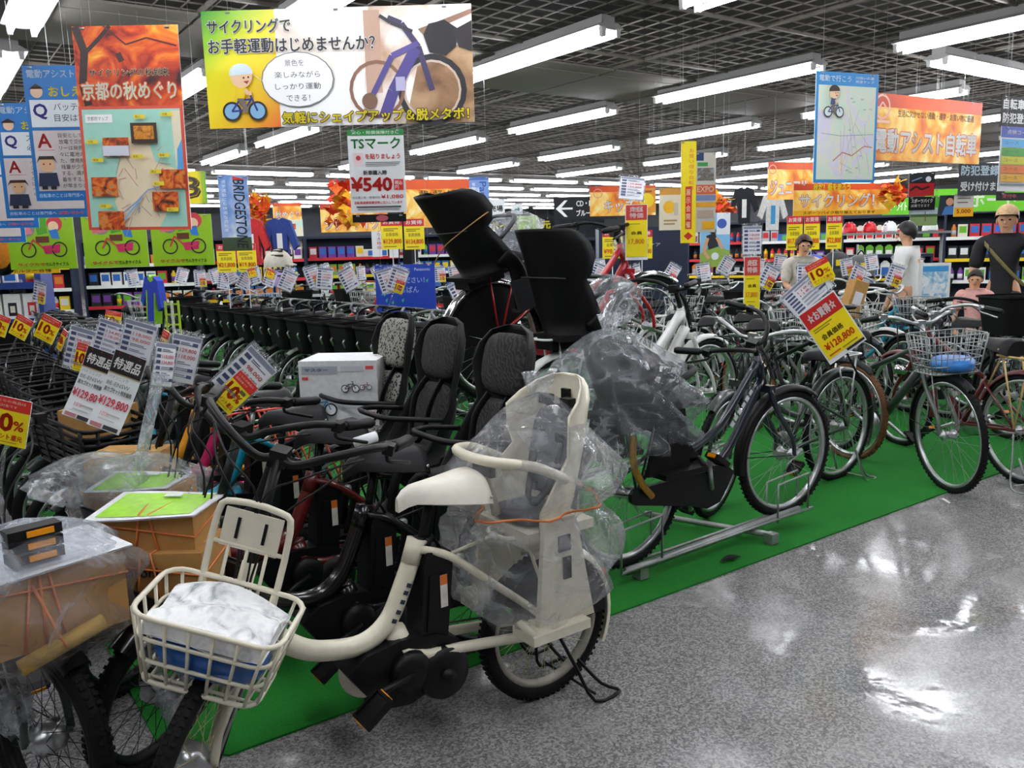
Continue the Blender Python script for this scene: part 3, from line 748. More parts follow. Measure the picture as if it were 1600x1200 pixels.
        b = MB(); (arc_guard(b, xf, R, R+.014, tw+.016, 55, 190, (8, 12, 14)[lod]) if not P.get('nofm') else arc_guard(b, xf, R, R+.014, tw+.006, 128, 190, 8))
        for s in (-1, 1): b.tube([(xf, s*.055, R), (xf-(R+.012)*.95, s*.03, R+.03)], .0026, 4)
        b.build('front_mudguard', P.get('mudf', mud) if P.get('mudf', mud) is not False else BLACK, t, SMx)
    if P['guard']:
        b = MB()
        for s in (-1, 1):
            pl = [(xr+.05*cos(rad(q)), R+.05*sin(rad(q))) for q in range(190, 39, -30)]+[(xr+(R-.02)*cos(rad(q)), R+(R-.02)*sin(rad(q))) for q in range(35, 191, 16)]
            b.prism(pl, s*(tw/2+.014), s*(tw/2+.018))
        b.build('skirt_guard', P.get('guardm', BLACK), t)
    if P['rack']:
        b = MB(); rz_ = 2*R+P.get('rkz', .10)
        b.tube([(v.x+xr+.02, v.y, rz_) for v in map(V, rrect(.34, .13, .04))], .0065, seg, closed=True)
        for q in (-.1, 0, .1): b.tube([(xr+.02+q, -.065, rz_), (xr+.02+q, .065, rz_)], .005, 5)
        for s in (-1, 1):
            b.tube([(xr-.07, s*.065, rz_), (xr, s*.07, R+.01)], .006, 5); b.tube([(xr+.12, s*.065, rz_), (xr, s*.07, R+.01)], .006, 5)
        b.tube([(xr+.19, 0, rz_), (stx, 0, stz-.08)], .006, 5); b.build('rear_rack', rackm, t)
    if P['stand'] and lod:
        b = MB()
        for s in (-1, 1): b.tube(smooth([(xr-.005, s*.075, R-.02), (xr-.045, s*.11, R*.5), (xr-.09, s*.15, .012), (xr-.20, s*.15, .010), (xr-.16, s*.10, .03), (xr-.07, s*.09, R*.55)], 3), .0062, 6)
        b.tube([(xr-.10, -.14, .03), (xr-.10, .14, .03)], .005, 5); b.build('kickstand', P.get('stdm', STEEL), t)
    if P['light']:
        b = MB(); yl = .075*P.get('lsy', 1) if lod == 2 else .0
        b.lathe([(.012, -.06), (.03, -.045), (.034, .0), (.034, .03), (.028, .042)], 12, (axp(2*R)+.09, yl, 2*R-.10), Mx.Rotation(pi/2, 3, 'Y')); b.tube([(axp(2*R)+.04, yl*.7, 2*R-.06), (axp(2*R)+.08, yl, 2*R-.12)], .006, 5)
        b.build('headlight', P.get('lightm', CHROME), t, SMx)
    if P['plate']:
        b = MB(); xp, zp = axp(hz1)+.075, hz1-.05
        tl_ = [(xp+(-.06)*f, s*.095, zp-.06+.28*f) for s, f in ((-1, 0), (-1, .85))]+[(xp-.06, -.06, zp+.22), (xp-.06, .06, zp+.22)]+[(xp-.06*f, s*.095, zp-.06+.28*f) for s, f in ((1, .85), (1, 0))]
        b.tube(smooth(tl_, 3), .009, 7)
        for f in (.3, .62): b.tube([(xp-.06*f, -.093, zp-.06+.28*f), (xp-.06*f, .093, zp-.06+.28*f)], .006, 5)
        for s in (-1, 0, 1): b.tube([(xp, s*.05, zp-.06), (xp-.06*.62, s*.05, zp-.06+.28*.62)], .005, 5)
        b.box((xp-.046, 0, zp+.155), (.006, .15, .10), Mx.Rotation(-.21, 3, 'Y'))
        po = b.build('basket_carrier', CREAM, t, SMx)
        for s in (-1, 1): q = MB(); q.box((xp-.040, s*.035, zp+.16), (.003, .008, .055), Mx.Rotation(-.21, 3, 'Y')); q.build('slot', BLACK, po)
    if P['basket']:
        bt = P['basket']; bx = xf-.045 if R < .3 else xf-.03; bz = P.get('bz', 2*R-.02 if bt == 'wire' and R < .3 else 2*R+.07); w_, d_, h_ = P['bw'], P['bd'], P['bh']
        mw = SMx @ Mx.Translation((bx, 0, bz))
        if bt == 'wire': put('basket', mesh_of(wire_basket(w_, d_, h_, P['bm'], P.get('brings', 4), P.get('bwires', (6, 4)), P.get('br', .0032)), 'basket', P['bm']), t, mw @ Mx.Rotation(pi/2, 4, 'Z'))
        elif bt == 'tub':
            bo_ = put('basket', mesh_of(tub_basket(w_, d_, h_), 'basket', P['bm']), t, mw)
            for s in (-1, 1):
                if P.get('clips'): q = MB(); q.tube([(d_*.46, s*w_*.28, h_*.62), (d_*.5, s*w_*.28, h_*.56), (d_*.44, s*w_*.27, h_*.40)], .009, 5); q.build('clip', SILVER, bo_)
        elif bt == 'slat': put('basket', mesh_of(slat_basket(w_, d_, h_), 'basket', P['bm']), t, mw)
        q = MB()
        for s in (-1, 1): q.tube([(bx, s*.09, bz), (xf, s*.062, R)], .004, 5)
        q.tube([(bx-d_*.4, 0, bz+.03), (axp(hz1-.04), 0, hz1-.04)], .008, 5); q.build('basket_stay', P.get('staym', STEEL), t, SMx)
    if P['child']:
        child_seat(t, P['child'], xr+.03+P.get('csx', 0), 2*R+.015+P.get('rkz', .10)+P.get('csz', 0), P.get('csm', MATBLK), P['fab'], P.get('cssc', (1, 1, 1)), P.get('cst', 0.), P.get('cord', 0))
    t['_steer'] = 0; del t['_steer']
    return t, SMx
def bag(name, label, loc, rx, ry, z0, z1, mat, seed, tie=None, n=26, m_=22, cat='plastic bag', tip=0., rz=0., bulge=(0, 0), rough=.055):
    """crumpled plastic cover pulled over a part of a bicycle"""
    rn = random.Random(seed); ph = [(rn.uniform(0, 6.3), rn.uniform(2, 9), rn.uniform(2, 7)) for _ in range(7)]
    b = MB(); vs = []; fs = []; h = z1-z0
    for i in range(m_+1):
        t = i/m_
        for k in range(n):
            a = 2*pi*k/n; c = 1.
            for p, fa, ft in ph: c += rough*sin(p+round(fa)*a+ft*t*3)*(.3+.7*sin(pi*min(1, t*1.1)))
            pr = min(1, .55+2.2*t)*min(1., ((1-t)*3.2)**.55 if t > .69 else 1)
            if tie is not None: pr *= 1-.24*math.exp(-((t-tie)/.035)**2)
            vs.append((rx*pr*c*cos(a)+bulge[0]*(t-.5), ry*pr*c*sin(a)+bulge[1]*(t-.5), z0+h*t+.012*sin(5*a+ph[0][0])*(1 if t < .1 else .3)))
    for i in range(m_):
        for k in range(n): q = (k+1) % n; fs.append((i*n+k, i*n+q, (i+1)*n+q, (i+1)*n+k))
    b.add(vs, fs, 0, True)
    if tip:
        b.add([(bulge[0]*.5+.03*cos(2*pi*k/8), bulge[1]*.5+.03*sin(2*pi*k/8), z1-.01) for k in range(8)]+[(bulge[0]*.5+.07*cos(2*pi*k/8)*(1+.4*sin(3*k)), bulge[1]*.5+.02*sin(2*pi*k/8), z1+tip) for k in range(8)], [(k, (k+1) % 8, 8+(k+1) % 8, 8+k) for k in range(8)], 0, True)
    o = b.build(name, mat); o.location = loc; o.rotation_euler = (0, 0, rz); tag(o, label, cat)
    if tie is not None:
        q = MB(); i = round(tie*m_); q.tube([V(v)*1.0+V((v[0]*.03, v[1]*.03, 0)) for v in vs[i*n:(i+1)*n]], .004, 5, closed=True); q.build('string', STRING, o)
    return o
# ---------------------------------------------------------------- bicycles in front
GREYPAT = pm('speckled_grey_fabric', '#77766f', .85, var=.0)
def fabric(name, c0, c1, scale, wave=False):
    mt = pm(name, c0, .85); nt = mt.node_tree; n = nt.nodes; b = n['Principled BSDF']
    tc = n.new('ShaderNodeTexCoord'); rp = n.new('ShaderNodeValToRGB'); rp.color_ramp.interpolation = 'CONSTANT'
    if wave:
        t = n.new('ShaderNodeTexWave'); t.inputs['Scale'].default_value = scale; t.inputs['Distortion'].default_value = 11; t.inputs['Detail'].default_value = 2; t.bands_direction = 'DIAGONAL'; f = t.outputs['Fac']
    else:
        t = n.new('ShaderNodeTexVoronoi'); t.inputs['Scale'].default_value = scale; f = t.outputs['Distance']
    nt.links.new(tc.outputs['Object'], t.inputs['Vector']); nt.links.new(f, rp.inputs[0])
    e = rp.color_ramp.elements; e[0].position = 0; e[1].position = .42; e[0].color = (*lin(c1), 1); e[1].color = (*lin(c0), 1)
    nt.links.new(rp.outputs[0], b.inputs['Base Color']); return mt
LEOP = fabric('leopard_print_fabric', '#8b8a82', '#1d1d1d', 75)
ZEBR = fabric('dark_striped_fabric', '#1d1d1e', '#343332', 30, True)
TIGR = fabric('black_tiger_fabric', '#19191a', '#363432', 27, True)
# the cream bicycle nearest the camera
w1, w1s = bike('cream low step electric bicycle with wire front basket at the front of the row', 1.005, 2.09, 180, lsy=-1, fr=CREAM, sad=SADCRM, sadz=.82, sdx=-.01, steer=53, basket='wire', bm=CREAM, bw=.36, bd=.22, bh=.19, br=.0046, bz=.49,
     plate=1, child='white', csm=CREAM, guard=1, rackm=CREAM, stdm=BLACK, crkm=BLACK, mud=CREAM, mudf=BLACK, nofm=1, rm0=75, bwires=(6, 4), spk=pm('cream_spokes', '#c9c08a', .4), crank=-6, rim=pm('cream_grey_rim', '#a9a498', .4))
W1M = Mx.Translation((1.005, 2.09, 0)) @ Mx.Rotation(pi, 4, 'Z')
q = MB(); q.lathe([(.10, -.004), (.104, 0), (.10, .004)], 28, (.02, -.062, .285), ROTY); q.build('chain_disc', CREAM, w1)
w1b = W1M @ w1s @ Mx.Translation((.54, 0, .49))      # seat of the front basket
# small frame lettering of the cream bicycle's seat tube
q = MB()
for i, (x, z) in enumerate(((-.073, .535), (-.062, .515), (-.050, .49), (-.035, .463), (-.02, .44))):
    q.box((x, .0285, z), (.014, .003, .012), Mx.Rotation(rad(-28), 3, 'Y'))
q.build('decal', pm('dark_decal', '#243044', .5), w1)
# row behind it, all facing left
b2, b2s = bike('glossy black electric bicycle with battery, directly behind the cream bicycle', 1.03, 2.49, 180, fr=GLOSSBLK, steer=35, sadz=.83, basket='tub', bm=BLACK, bw=.36, bd=.28, bh=.13, bz=.5, child='cushion', fab=TIGR, crkm=BLACK, rackm=BLACK, guard=1, tyre=RUBBER, rim=BLACK, spk=BLACK, stdm=BLACK)
q = MB(); q.tube([(-.10, 0, .875), (-.175, 0, .885)], .019, 10); q.build('label_wrap', WHITEP, b2)
b3, b3s = bike('dark red electric bicycle, second behind the cream bicycle', 1.06, 3.0, 180, fr=DKRED, steer=35, basket='tub', bm=BLACK, bw=.36, bd=.28, bh=.13, child='cushion', fab=ZEBR, crkm=BLACK, rackm=BLACK, guard=1, rim=BLACK, stdm=BLACK, mud=BLACK)
b4, b4s = bike('black electric bicycle with a leopard print child seat', 1.08, 3.45, 180, fr=BLACK, steer=30, basket='tub', bm=BLACK, bh=.13, child='cushion', fab=LEOP, crkm=BLACK, rackm=BLACK, rim=BLACK, stdm=BLACK)
slb = None
for i, (y, c, cn) in enumerate(((3.9, TEAL, 'teal'), (4.32, MAGENTA, 'magenta'), (4.74, ORANGE, 'orange yellow'), (5.16, GUN, 'grey'), (5.58, TEAL, 'second teal'), (6.0, GUN, 'second grey'), (6.42, BLACK, 'black'), (6.84, SALMON, 'salmon'), (7.26, GUN, 'last grey'))):
    lab = '%s framed electric bicycle with a black slat basket in the left row' % cn
    if slb is None: slb, _ = bike(lab, 1.1, y, 180, 'slat basket bicycles of the left row', fr=TEAL, basket='slat', bm=BLACK, bw=.4, bd=.3, bh=.26, lod=1, rackm=SALMON, mud=BLACK, rack=1, sadz=.84, steer=18, batt=1)
    else: dup(slb, (1.1, y, 0), pi, lab, swap={TEAL: c})
# bicycle at the left edge, parked across the end of the row
l1, l1s = bike('dark grey green bicycle at the left edge with wrapped boxes in front', .0, 2.91, -75, fr=GREYGRN, fork=GREYGRN, bar='mid', steer=8, R=.27, tw=.055, basket='tub', bm=BLACK, bw=.38, bd=.3, bh=.12, rim=BLACK, spk=BLACK, crkm=BLACK, rack=0, barz=1.02, mud=BLACK, barm=pm('dark_metal_bar', '#4a4a4d', .3, .7))
# right hand side
d1, _ = bike('black city bicycle standing on the steel floor rack with a bagged child seat', 3.03, 2.63, 0, st='v', R=.335, wb=1.12, tw=.045, fr=NAVY, z=.07, bar='swept', barz=.95, hbrot=-72, sadz=.77, sdx=.07, case=1, child='white', csm=MATBLK, cssc=(1.15, 1.15, .78), rkz=.0, basket=None, motor=1, batt=1, rack=1, crkm=SILVER, rim=SILVER, stand=0, mud=BLACK, crank=-75, light=1, steer=-4)
q = MB()
for i in range(6):
    f = .2+.11*i; x, z = .30-.24*f, .745-.255*f
    q.box((x, -.0215, z), (.026, .003, .018+.006*(i % 2)), Mx.Rotation(rad(-47), 3, 'Y'))
q.build('decal', pm('white_decal', '#cfd4da', .5), d1)
q = MB(); q.tube(smooth([(-.60, -.09, .62), (-.60, -.09, .5), (-.55, -.09, .40), (-.49, -.09, .33)]), .016, 7); q.build('yellow_guard_strip', pm('yellow_strip', '#c8952c', .5), d1)
w2, _ = bike('white electric bicycle with a tall black child seat, raised behind the black one', 3.32, 3.42, 0, cssc=(1, 1, .88), fat=1.5, st='v', R=.33, wb=1.14, tw=.045, fr=WHITE, z=.26, sadz=.86, child='tall', rackm=WHITE, case=1, casem=WHITE, guard=1, guardm=pm('green_skirt_guard', '#2f6d38', .6), mud=WHITE, stand=0, steer=6)
rd, _ = bike('red electric bicycle displayed highest with a black child seat', 3.22, 3.86, 0, st='v', R=.33, wb=1.2, tw=.045, fr=RED, z=.64, sadz=.82, child='tall', rackm=RED, case=1, casem=RED, guard=1, mud=CHROME, stand=0, cssc=(1, 1, .76), cst=14, cord=1, csx=-.10, csz=-.05, barz=.95, steer=-10)
e1, _ = bike('dark bicycle with skirt guard and silver handlebar facing left behind the black one', 4.03, 2.98, 180, st='v', R=.345, wb=1.12, tw=.04, fr=GREYGRN, sadz=.84, motor=0, batt=0, barm=SILVER, grip=BLACK, rackm=SILVER, mud=GREYGRN, steer=20)
hd = math.degrees(math.atan2(-.93, -.37))
s1, _ = bike('silver fork bicycle with a wire basket at the carpet edge on the right', 5.05, 2.93, hd, st='d', R=.345, wb=1.1, tw=.038, fr=GREYGRN, fork=GUN, dt=.026, motor=0, batt=0, rack=0, mud=BLACK, basket='wire', bm=STEEL, bw=.36, bd=.27, bh=.22, bz=.72, barm=SILVER, bar='mid', sadz=.88, stz=.7, ttz=.62, steer=-8, br=.0026, bwires=(9, 7), brings=6)
t1, _ = bike('tan framed bicycle seen from behind at the right edge', 5.52, 2.72, math.degrees(math.atan2(.93, .37)), st='d', R=.335, wb=1.08, tw=.036, fr=DKRED, rackm=TAN, motor=0, batt=0, mud=False, barm=SILVER, sadz=.86, stand=1, rim=SILVER)
g1, _ = bike('bicycle with brown tyres parked behind the wire basket bicycle', 5.22, 3.75, hd+8, st='d', R=.335, wb=1.08, tw=.04, fr=BLACK, tyre=BROWNRUB, motor=0, batt=0, rack=0, mud=False, bar='flat', sadz=.88)
k1, _ = bike('dark bicycle with a big black tub basket at the right edge', 6.65, 3.3, hd, st='v', R=.33, wb=1.1, fr=BLACK, motor=0, batt=0, basket='tub', bm=MATBLK, bw=.42, bd=.32, bh=.28, bz=.78, sadz=.84, case=1, mud=BLACK, lod=1)
# steel floor rack of the black bicycle
t = thing('bicycle_rack', 'galvanised steel floor rack under the black city bicycle', 'rack', (3.0, 2.6, 0))
def rail(p, q_, r_, nm='rail'): b = MB(); b.tube([p, q_], r_, 8); return b.build(nm, STEEL, t)
rail((-.56, 0, .06), (.68, 0, .09), .02); rail((.1, .55, .05), (.34, -.09, .05), .016, 'cross_rail'); rail((-.47, 0, .05), (-.68, .55, .05), .016, 'cross_rail')
for x, y in ((-.47, 0), (.34, -.09)): b = MB(); b.box((x, y, .03), (.05, .05, .06)); b.box((x, y, .004), (.06, .06, .008), mi=1); b.build('foot', [STEEL, BLACK], t)
for x in (-.62, .46):
    for s in (-1, 1):
        b = MB(); b.tube([(x, s*.035, .07), (x+.0, s*.035, .27), (x+.25, s*.035, .29), (x+.25, s*.035, .09)], .006, 6); b.build('wheel_hoop', STEEL, t)
b = MB()
for s in (-1, 1): b.tube([(-.62, s*.035, .075), (.75, s*.035, .095)], .008, 6)
b.build('wheel_channel', STEEL, t)
# raised display stands under the white and the red bicycles
def stand(x, y, z, lab):
    t = thing('display_stand', lab, 'stand', (x, y, 0))
    for s in (-1, 1):
        b = MB(); b.tube([(-.75, s*.04, z-.012), (.75, s*.04, z-.012)], .011, 6); b.build('rail', STEEL, t)
    for xx in (-.6, .6):
        b = MB(); b.tube([(xx, -.16, .012), (xx, -.05, z-.01), (xx, .05, z-.01), (xx, .16, .012)], .012, 6); b.build('leg', STEEL, t)
stand(3.32, 3.42, .26, 'low steel stand lifting the white electric bicycle'); stand(3.22, 3.86, .64, 'tall steel stand lifting the red electric bicycle')
# ---------------------------------------------------------------- cartons, bags and papers carried by the bicycles
def carton(name, lab, c, d, rz, print_=None, lid=None, tape=True):
    b = MB(); b.box((0, 0, 0), d); b.box((0, -d[1]*.25, d[2]/2+.002), (d[0]*.995, d[1]*.49, .004)); b.box((0, d[1]*.25, d[2]/2+.002), (d[0]*.995, d[1]*.49, .004))
    o = b.build(name, CARD); o.location = c; o.rotation_euler = (0, 0, rz); tag(o, lab, 'box')
    if tape: q = MB(); q.box((0, 0, d[2]/2+.005), (d[0]*1.002, .05, .001)); q.build('tape', pm('brown_tape', '#c19a5c', .3), o)
    return o
def strings(o, d, n=2):
    q = MB()
    for s in range(n):
        x = (-.12+.24*s/max(1, n-1))*d[0] if n > 1 else 0
        q.tube([(x, -d[1]/2-.004, -d[2]/2), (x*.4, -d[1]/2-.004, d[2]/2+.006), (x*1.5, d[1]/2+.004, d[2]/2+.006)], .0035, 5)
    q.tube([(-d[0]/2-.004, 0, d[2]/2-.03), (-d[0]/2-.004, -d[1]/2-.004, d[2]/2-.02), (d[0]/2+.004, -d[1]/2-.004, d[2]/2-.06), (d[0]/2+.004, d[1]/2, d[2]/2-.03)], .003, 5)
    q.build('string', STRING, o)
# black bicycle: two cartons, green manual, paper roll
bx = V((.50, 2.47)); ry = rad(-37)
c1 = carton('cardboard_box', 'cardboard box with printed maker name tied in the black bicycle basket', (.505, 2.47, .60), (.31, .21, .17), ry); strings(c1, (.31, .21, .17))
put('print', print_mesh(.31, .17, [('t', .14, .2, .17, '#2a2f5c', 'Panasonic', .02), ('t', .26, .5, .09, '#2a2f5c', 'LM', .01)]), c1, Mx.Translation((0, -.106, 0)))
c2 = carton('cardboard_box', 'smaller cardboard box stacked under the green manual', (.51, 2.49, .738), (.27, .19, .098), ry, tape=False); strings(c2, (.27, .19, .098), 2)
def manual(name, lab, c, rz, w_, h_, col='#a4e52e'):
    b = MB(); b.grid(9, 7, lambda u, v: ((u-.5)*w_, (v-.5)*h_, .004+.006*sin(3*u+1)*(v-.5)*2-.012*abs(u-.5)**2*4*0)); b.grid(9, 7, lambda u, v: ((u-.5)*w_, (.5-v)*h_, .006*sin(3*u+1)*(.5-v)*2)); 
    o = b.build(name, pm('white_paper', '#e9ebec', .5)); o.location = c; o.rotation_euler = (0, 0, rz); tag(o, lab, 'booklet')
    q = MB(); q.grid(9, 7, lambda u, v: ((u-.5)*w_*.86, (v-.5)*h_*.82, .0055+.006*sin(3*(.07+u*.86)+1)*(v-.5)*1.64)); q.build('cover', pm('booklet_cover_'+col[1:], col, .35), o)
    q = MB(); q.box((.02, h_*.27, .0125), (.05, .025, .002)); q.build('sticker', WHITEP, o); return o
mn = manual('manual', 'lime green instruction booklet on the stacked cartons', (.505, 2.485, .79), ry, .31, .24)
q = MB(); q.tube([(-.155, 0, 0), (.155, 0, 0)], .022, 12); o = q.build('paper_roll', KRAFT); o.location = (.447, 2.352, .497); o.rotation_euler = (0, rad(5), ry); tag(o, 'rolled kraft paper tube tied under the cartons of the black bicycle', 'paper roll')
q = MB(); q.tube([(-.02, -.024, .0), (-.02, 0, .024), (-.005, .01, .09)], .0035, 5); q.build('string', STRING, o)
# dark red bicycle: bagged carton and manual
c3 = carton('cardboard_box', 'bagged cardboard box in the dark red bicycle basket', (.56, 3.0, .655), (.30, .22, .15), ry)
manual('manual', 'lime green instruction booklet inside the bag of the dark red bicycle', (.56, 3.0, .738), ry, .28, .22)
bag('plastic_bag', 'clear bag around the carton of the dark red bicycle', (.56, 3.0, 0), .22, .20, .53, .84, BAG, 3)
c4 = carton('cardboard_box', 'plain carton in the basket behind the white price sheets', (.62, 3.45, .68), (.26, .2, .14), ry)
c5 = carton('cardboard_box', 'grey topped carton on the handlebars of the teal bicycle', (.6, 3.93, .80), (.26, .18, .12), ry)
# left edge bicycle: wrapped box, lamp parts, roll
c6 = carton('cardboard_box', 'large cardboard box under clear wrap at the left edge', (.145, 2.33, .665), (.40, .24, .19), rad(12)); strings(c6, (.40, .24, .19), 3)
manual('manual', 'pale wrapped paper sheet on the left edge box', (.145, 2.325, .768), rad(12), .43, .29, '#dfe2ea')
t = thing('reflector_set', 'black bag of amber reflectors on the left edge box', 'reflector', (.17, 2.25, .775), rad(12))
for i in range(3):
    b = MB(); b.box((0, .0, .02+.03*i), (.12, .05, .024)); b.build('holder', BLACK, t)
    b = MB(); b.box((.01, -.028, .02+.03*i), (.06, .006, .014)); b.build('reflector', AMBER, t)
q = MB(); q.tube([(-.10, 0, 0), (.10, 0, 0)], .020, 12); o = q.build('paper_roll', KRAFT); o.location = (.20, 2.17, .585); o.rotation_euler = (0, rad(-14), rad(12)); tag(o, 'rolled kraft paper tube tied under the wrapped left box', 'paper roll')
q = MB(); q.tube([(.0, -.024, .0), (.0, 0, .026), (.0, .05, .16)], .004, 5); q.build('string', STRING, o)
bag('plastic_bag', 'clear wrap around the boxes at the left edge', (.15, 2.31, 0), 0.25, .18, .50, .87, BAG, 8, rz=rad(12))
bag('plastic_bag', 'cloudy pouch over the lamp of the left edge bicycle', (.09, 2.36, 0), .045, .04, .30, .44, FOG, 9, n=14, m_=8)
bag('plastic_bag', 'cloudy pouch hanging under the cartons of the black bicycle', (.46, 2.36, 0), .06, .05, .37, .48, FOG, 12, n=14, m_=8)
lp = (W1M @ w1s @ V((.585-.05-.254*.364+.10, -.075, .41)))
bag('plastic_bag', 'cloudy pouch over the lamp of the cream bicycle', (lp.x, lp.y, 0), .045, .045, .34, .47, FOG, 15, n=14, m_=8)
# cream basket: papers in a bag and a blue pouch
b = MB()
rn = random.Random(4)
b.grid(11, 9, lambda u, v: ((u-.5)*.21, (v-.5)*.31, .03*sin(pi*v)+.012*sin(9*u+4*v)+.02*u)); b.grid(11, 9, lambda u, v: ((.5-u)*.22, (v-.5)*.32, -.02+.01*sin(7*v)))
for s in (0, 1):
    b.grid(11, 2, lambda u, v: ((u-.5)*.21*(1+.03*v), (-.155 if s else .155)*(1+.03*v), (.012*sin(9*u+4*(0 if s else 1))+.02*u)*(1-v)-.02*v))
    b.grid(9, 2, lambda u, v: ((-.105 if s else .105)*(1+.03*v), (u-.5)*.31*(1+.03*v), (.03*sin(pi*u)+.012*sin((0 if s else 9)+4*u)+(0 if s else .02))*(1-v)-.02*v))
o = b.build('paper_bundle', picture('printed_papers', ['#8f979c', '#d9dcde', '#f2f3f4', '#ffffff', '#eef0f0'], 16)); o.matrix_world = w1b @ Mx.Translation((0, 0, .155)); o.scale = (.92, .92, .9); tag(o, 'white paper bundle in plastic inside the cream wire basket', 'papers')
b = MB(); b.ell((0, 0, 0), (.095, .155, .066), 18, 10, e=.7); o = b.build('pouch', pm('blue_plastic_pouch', '#1c5fae', .25, var=.35, scale=20, coat=.5)); o.matrix_world = w1b @ Mx.Translation((0, 0, .07)); o.scale = (.9, .9, .9); tag(o, 'blue plastic pouch at the bottom of the cream wire basket', 'pouch')
# plastic covers over the child seats
bag('plastic_bag', 'clear crumpled bag tied over the cream child seat', (1.55, 2.08, 0), .265, .27, .30, 1.04, BAG, 21, tie=.54, n=34, m_=30, tip=.07, bulge=(.06, 0))
bag('plastic_bag', 'clear crumpled bag over the black child seat on the rack bicycle', (2.44, 2.62, 0), .31, .26, .56, 1.15, BAG, 27, n=34, m_=30, bulge=(-.14, 0), tip=.06)
bag('plastic_bag', 'crumpled clear bag on the guard bar of the tall black seat', (3.0, 3.30, 0), .16, .13, 1.08, 1.34, BAG, 31, n=20, m_=14)
bag('plastic_bag', 'clear bag bunched inside the red bicycle child seat', (2.80, 3.86, 0), .15, .16, 1.48, 1.70, BAG, 33, n=20, m_=14)
bag('plastic_bag', 'cloudy bag around the red bicycle headset', (3.62, 3.86, 0), .06, .07, 1.42, 1.60, BAG, 35, n=16, m_=10)
bag('plastic_bag', 'crumpled grey bag under the handlebar at the far left', (.42, 3.02, 0), .17, .14, .70, .86, BAG, 41, n=20, m_=12)
# blue packet lying in the wire basket on the right
b = MB(); b.ell((0, 0, 0), (.16, .12, .045), 18, 10, e=.7); o = b.build('pouch', pm('blue_white_packet', '#2f78c4', .3, var=.4, scale=14)); o.location = (4.88, 2.44, .76); o.rotation_euler = (0, 0, .4); tag(o, 'blue packet lying in the wire basket on the right', 'pouch')
c7 = carton('cardboard_box', 'tall cardboard box standing tilted among the bicycles at right', (6.0, 4.0, .98), (.13, .12, .30), rad(-25), tape=False); c7.location = (6.55, 4.15, .98); c7.rotation_euler = (0, rad(18), rad(-25))
put('print', print_mesh(.1, .2, [('r', .1, .2, .8, .55, '#e6e6e6')]), c7, Mx.Translation((.0, -.062, 0)))
# fallen leaf of dark plastic on the carpet
b = MB(); b.grid(9, 5, lambda u, v: ((u-.5)*.12, (v-.5)*.045*sin(pi*min(.98, max(.02, u))), .014+.012*sin(3*u)*abs(v-.5)*2)); o = b.build('plastic_scrap', BLACK); o.location = (3.0, 2.48, .004); o.rotation_euler = (0, 0, -.2); tag(o, 'dark scrap lying on the green carpet edge', 'scrap')
# ---------------------------------------------------------------- hanging boards, posters and price cards
def gradv(name, stops, d, p0, span):
    mt = pm(name, stops[0], .4, var=0); nt = mt.node_tree; n = nt.nodes; b = n['Principled BSDF']; tc = n.new('ShaderNodeTexCoord')
    sb = n.new('ShaderNodeVectorMath'); sb.operation = 'SUBTRACT'; sb.inputs[1].default_value = p0; dt = n.new('ShaderNodeVectorMath'); dt.operation = 'DOT_PRODUCT'; dt.inputs[1].default_value = tuple(q/span for q in d)
    rp = n.new('ShaderNodeValToRGB'); cr = rp.color_ramp; k = len(stops)
    nt.links.new(tc.outputs['Object'], sb.inputs[0]); nt.links.new(sb.outputs[0], dt.inputs[0]); nt.links.new(dt.outputs['Value'], rp.inputs[0]); nt.links.new(rp.outputs[0], b.inputs['Base Color'])
    for i in range(2, k): cr.elements.new(.5)
    for i in range(k): cr.elements[i].position = i/(k-1)
    for i, s in enumerate(stops): cr.elements[i].color = (*lin(s), 1)
    return mt
def grad(name, stops, ang=0., span=1.):
    if name in MATS: return MATS[name]
    mt = bpy.data.materials.new(name); mt.use_nodes = True; nt = mt.node_tree; n = nt.nodes; b = n['Principled BSDF']
    tc = n.new('ShaderNodeTexCoord'); mp = n.new('ShaderNodeMapping'); mp.inputs['Rotation'].default_value = (0, rad(ang), 0); mp.inputs['Location'].default_value = (.5, 0, 0); mp.inputs['Scale'].default_value = (1/span,)*3
    g = n.new('ShaderNodeTexGradient'); rp = n.new('ShaderNodeValToRGB'); cr = rp.color_ramp; k = len(stops)
    nt.links.new(tc.outputs['Object'], mp.inputs[0]); nt.links.new(mp.outputs[0], g.inputs[0]); nt.links.new(g.outputs[0], rp.inputs[0]); nt.links.new(rp.outputs[0], b.inputs['Base Color'])
    for i in range(2, k): cr.elements.new(.5)
    for i, s in enumerate(stops): cr.elements[i].position = i/(k-1)
    for i, s in enumerate(stops): cr.elements[i].color = (*lin(s), 1)
    b.inputs['Roughness'].default_value = .4; MATS[name] = mt; return mt
AUT = picture('autumn_leaves_print', ['#3a120c', '#a82a12', '#e0521c', '#f58a1e', '#ffd04a'], 5)
AUT2 = picture('autumn_photo_print', ['#2c2a20', '#8a3a18', '#d8541c', '#e88a2a', '#8a8f70'], 16)
GOLD = picture('golden_forest_print', ['#b8420e', '#e8751a', '#f7a52a', '#ffd873', '#fff3c8'], 2.6)
MAPP = picture('map_print', ['#bfe3d2', '#cfe6d4', '#efe0c2', '#f2dcbd', '#d8e2ee'], 5)
def lines(x, y, w_, n, dy, hh, c, rn, ind=0.): return [('r', x+ind*rn.random(), y+i*dy, w_*rn.uniform(.7, 1), hh, c) for i in range(n)]
rn = random.Random(5)
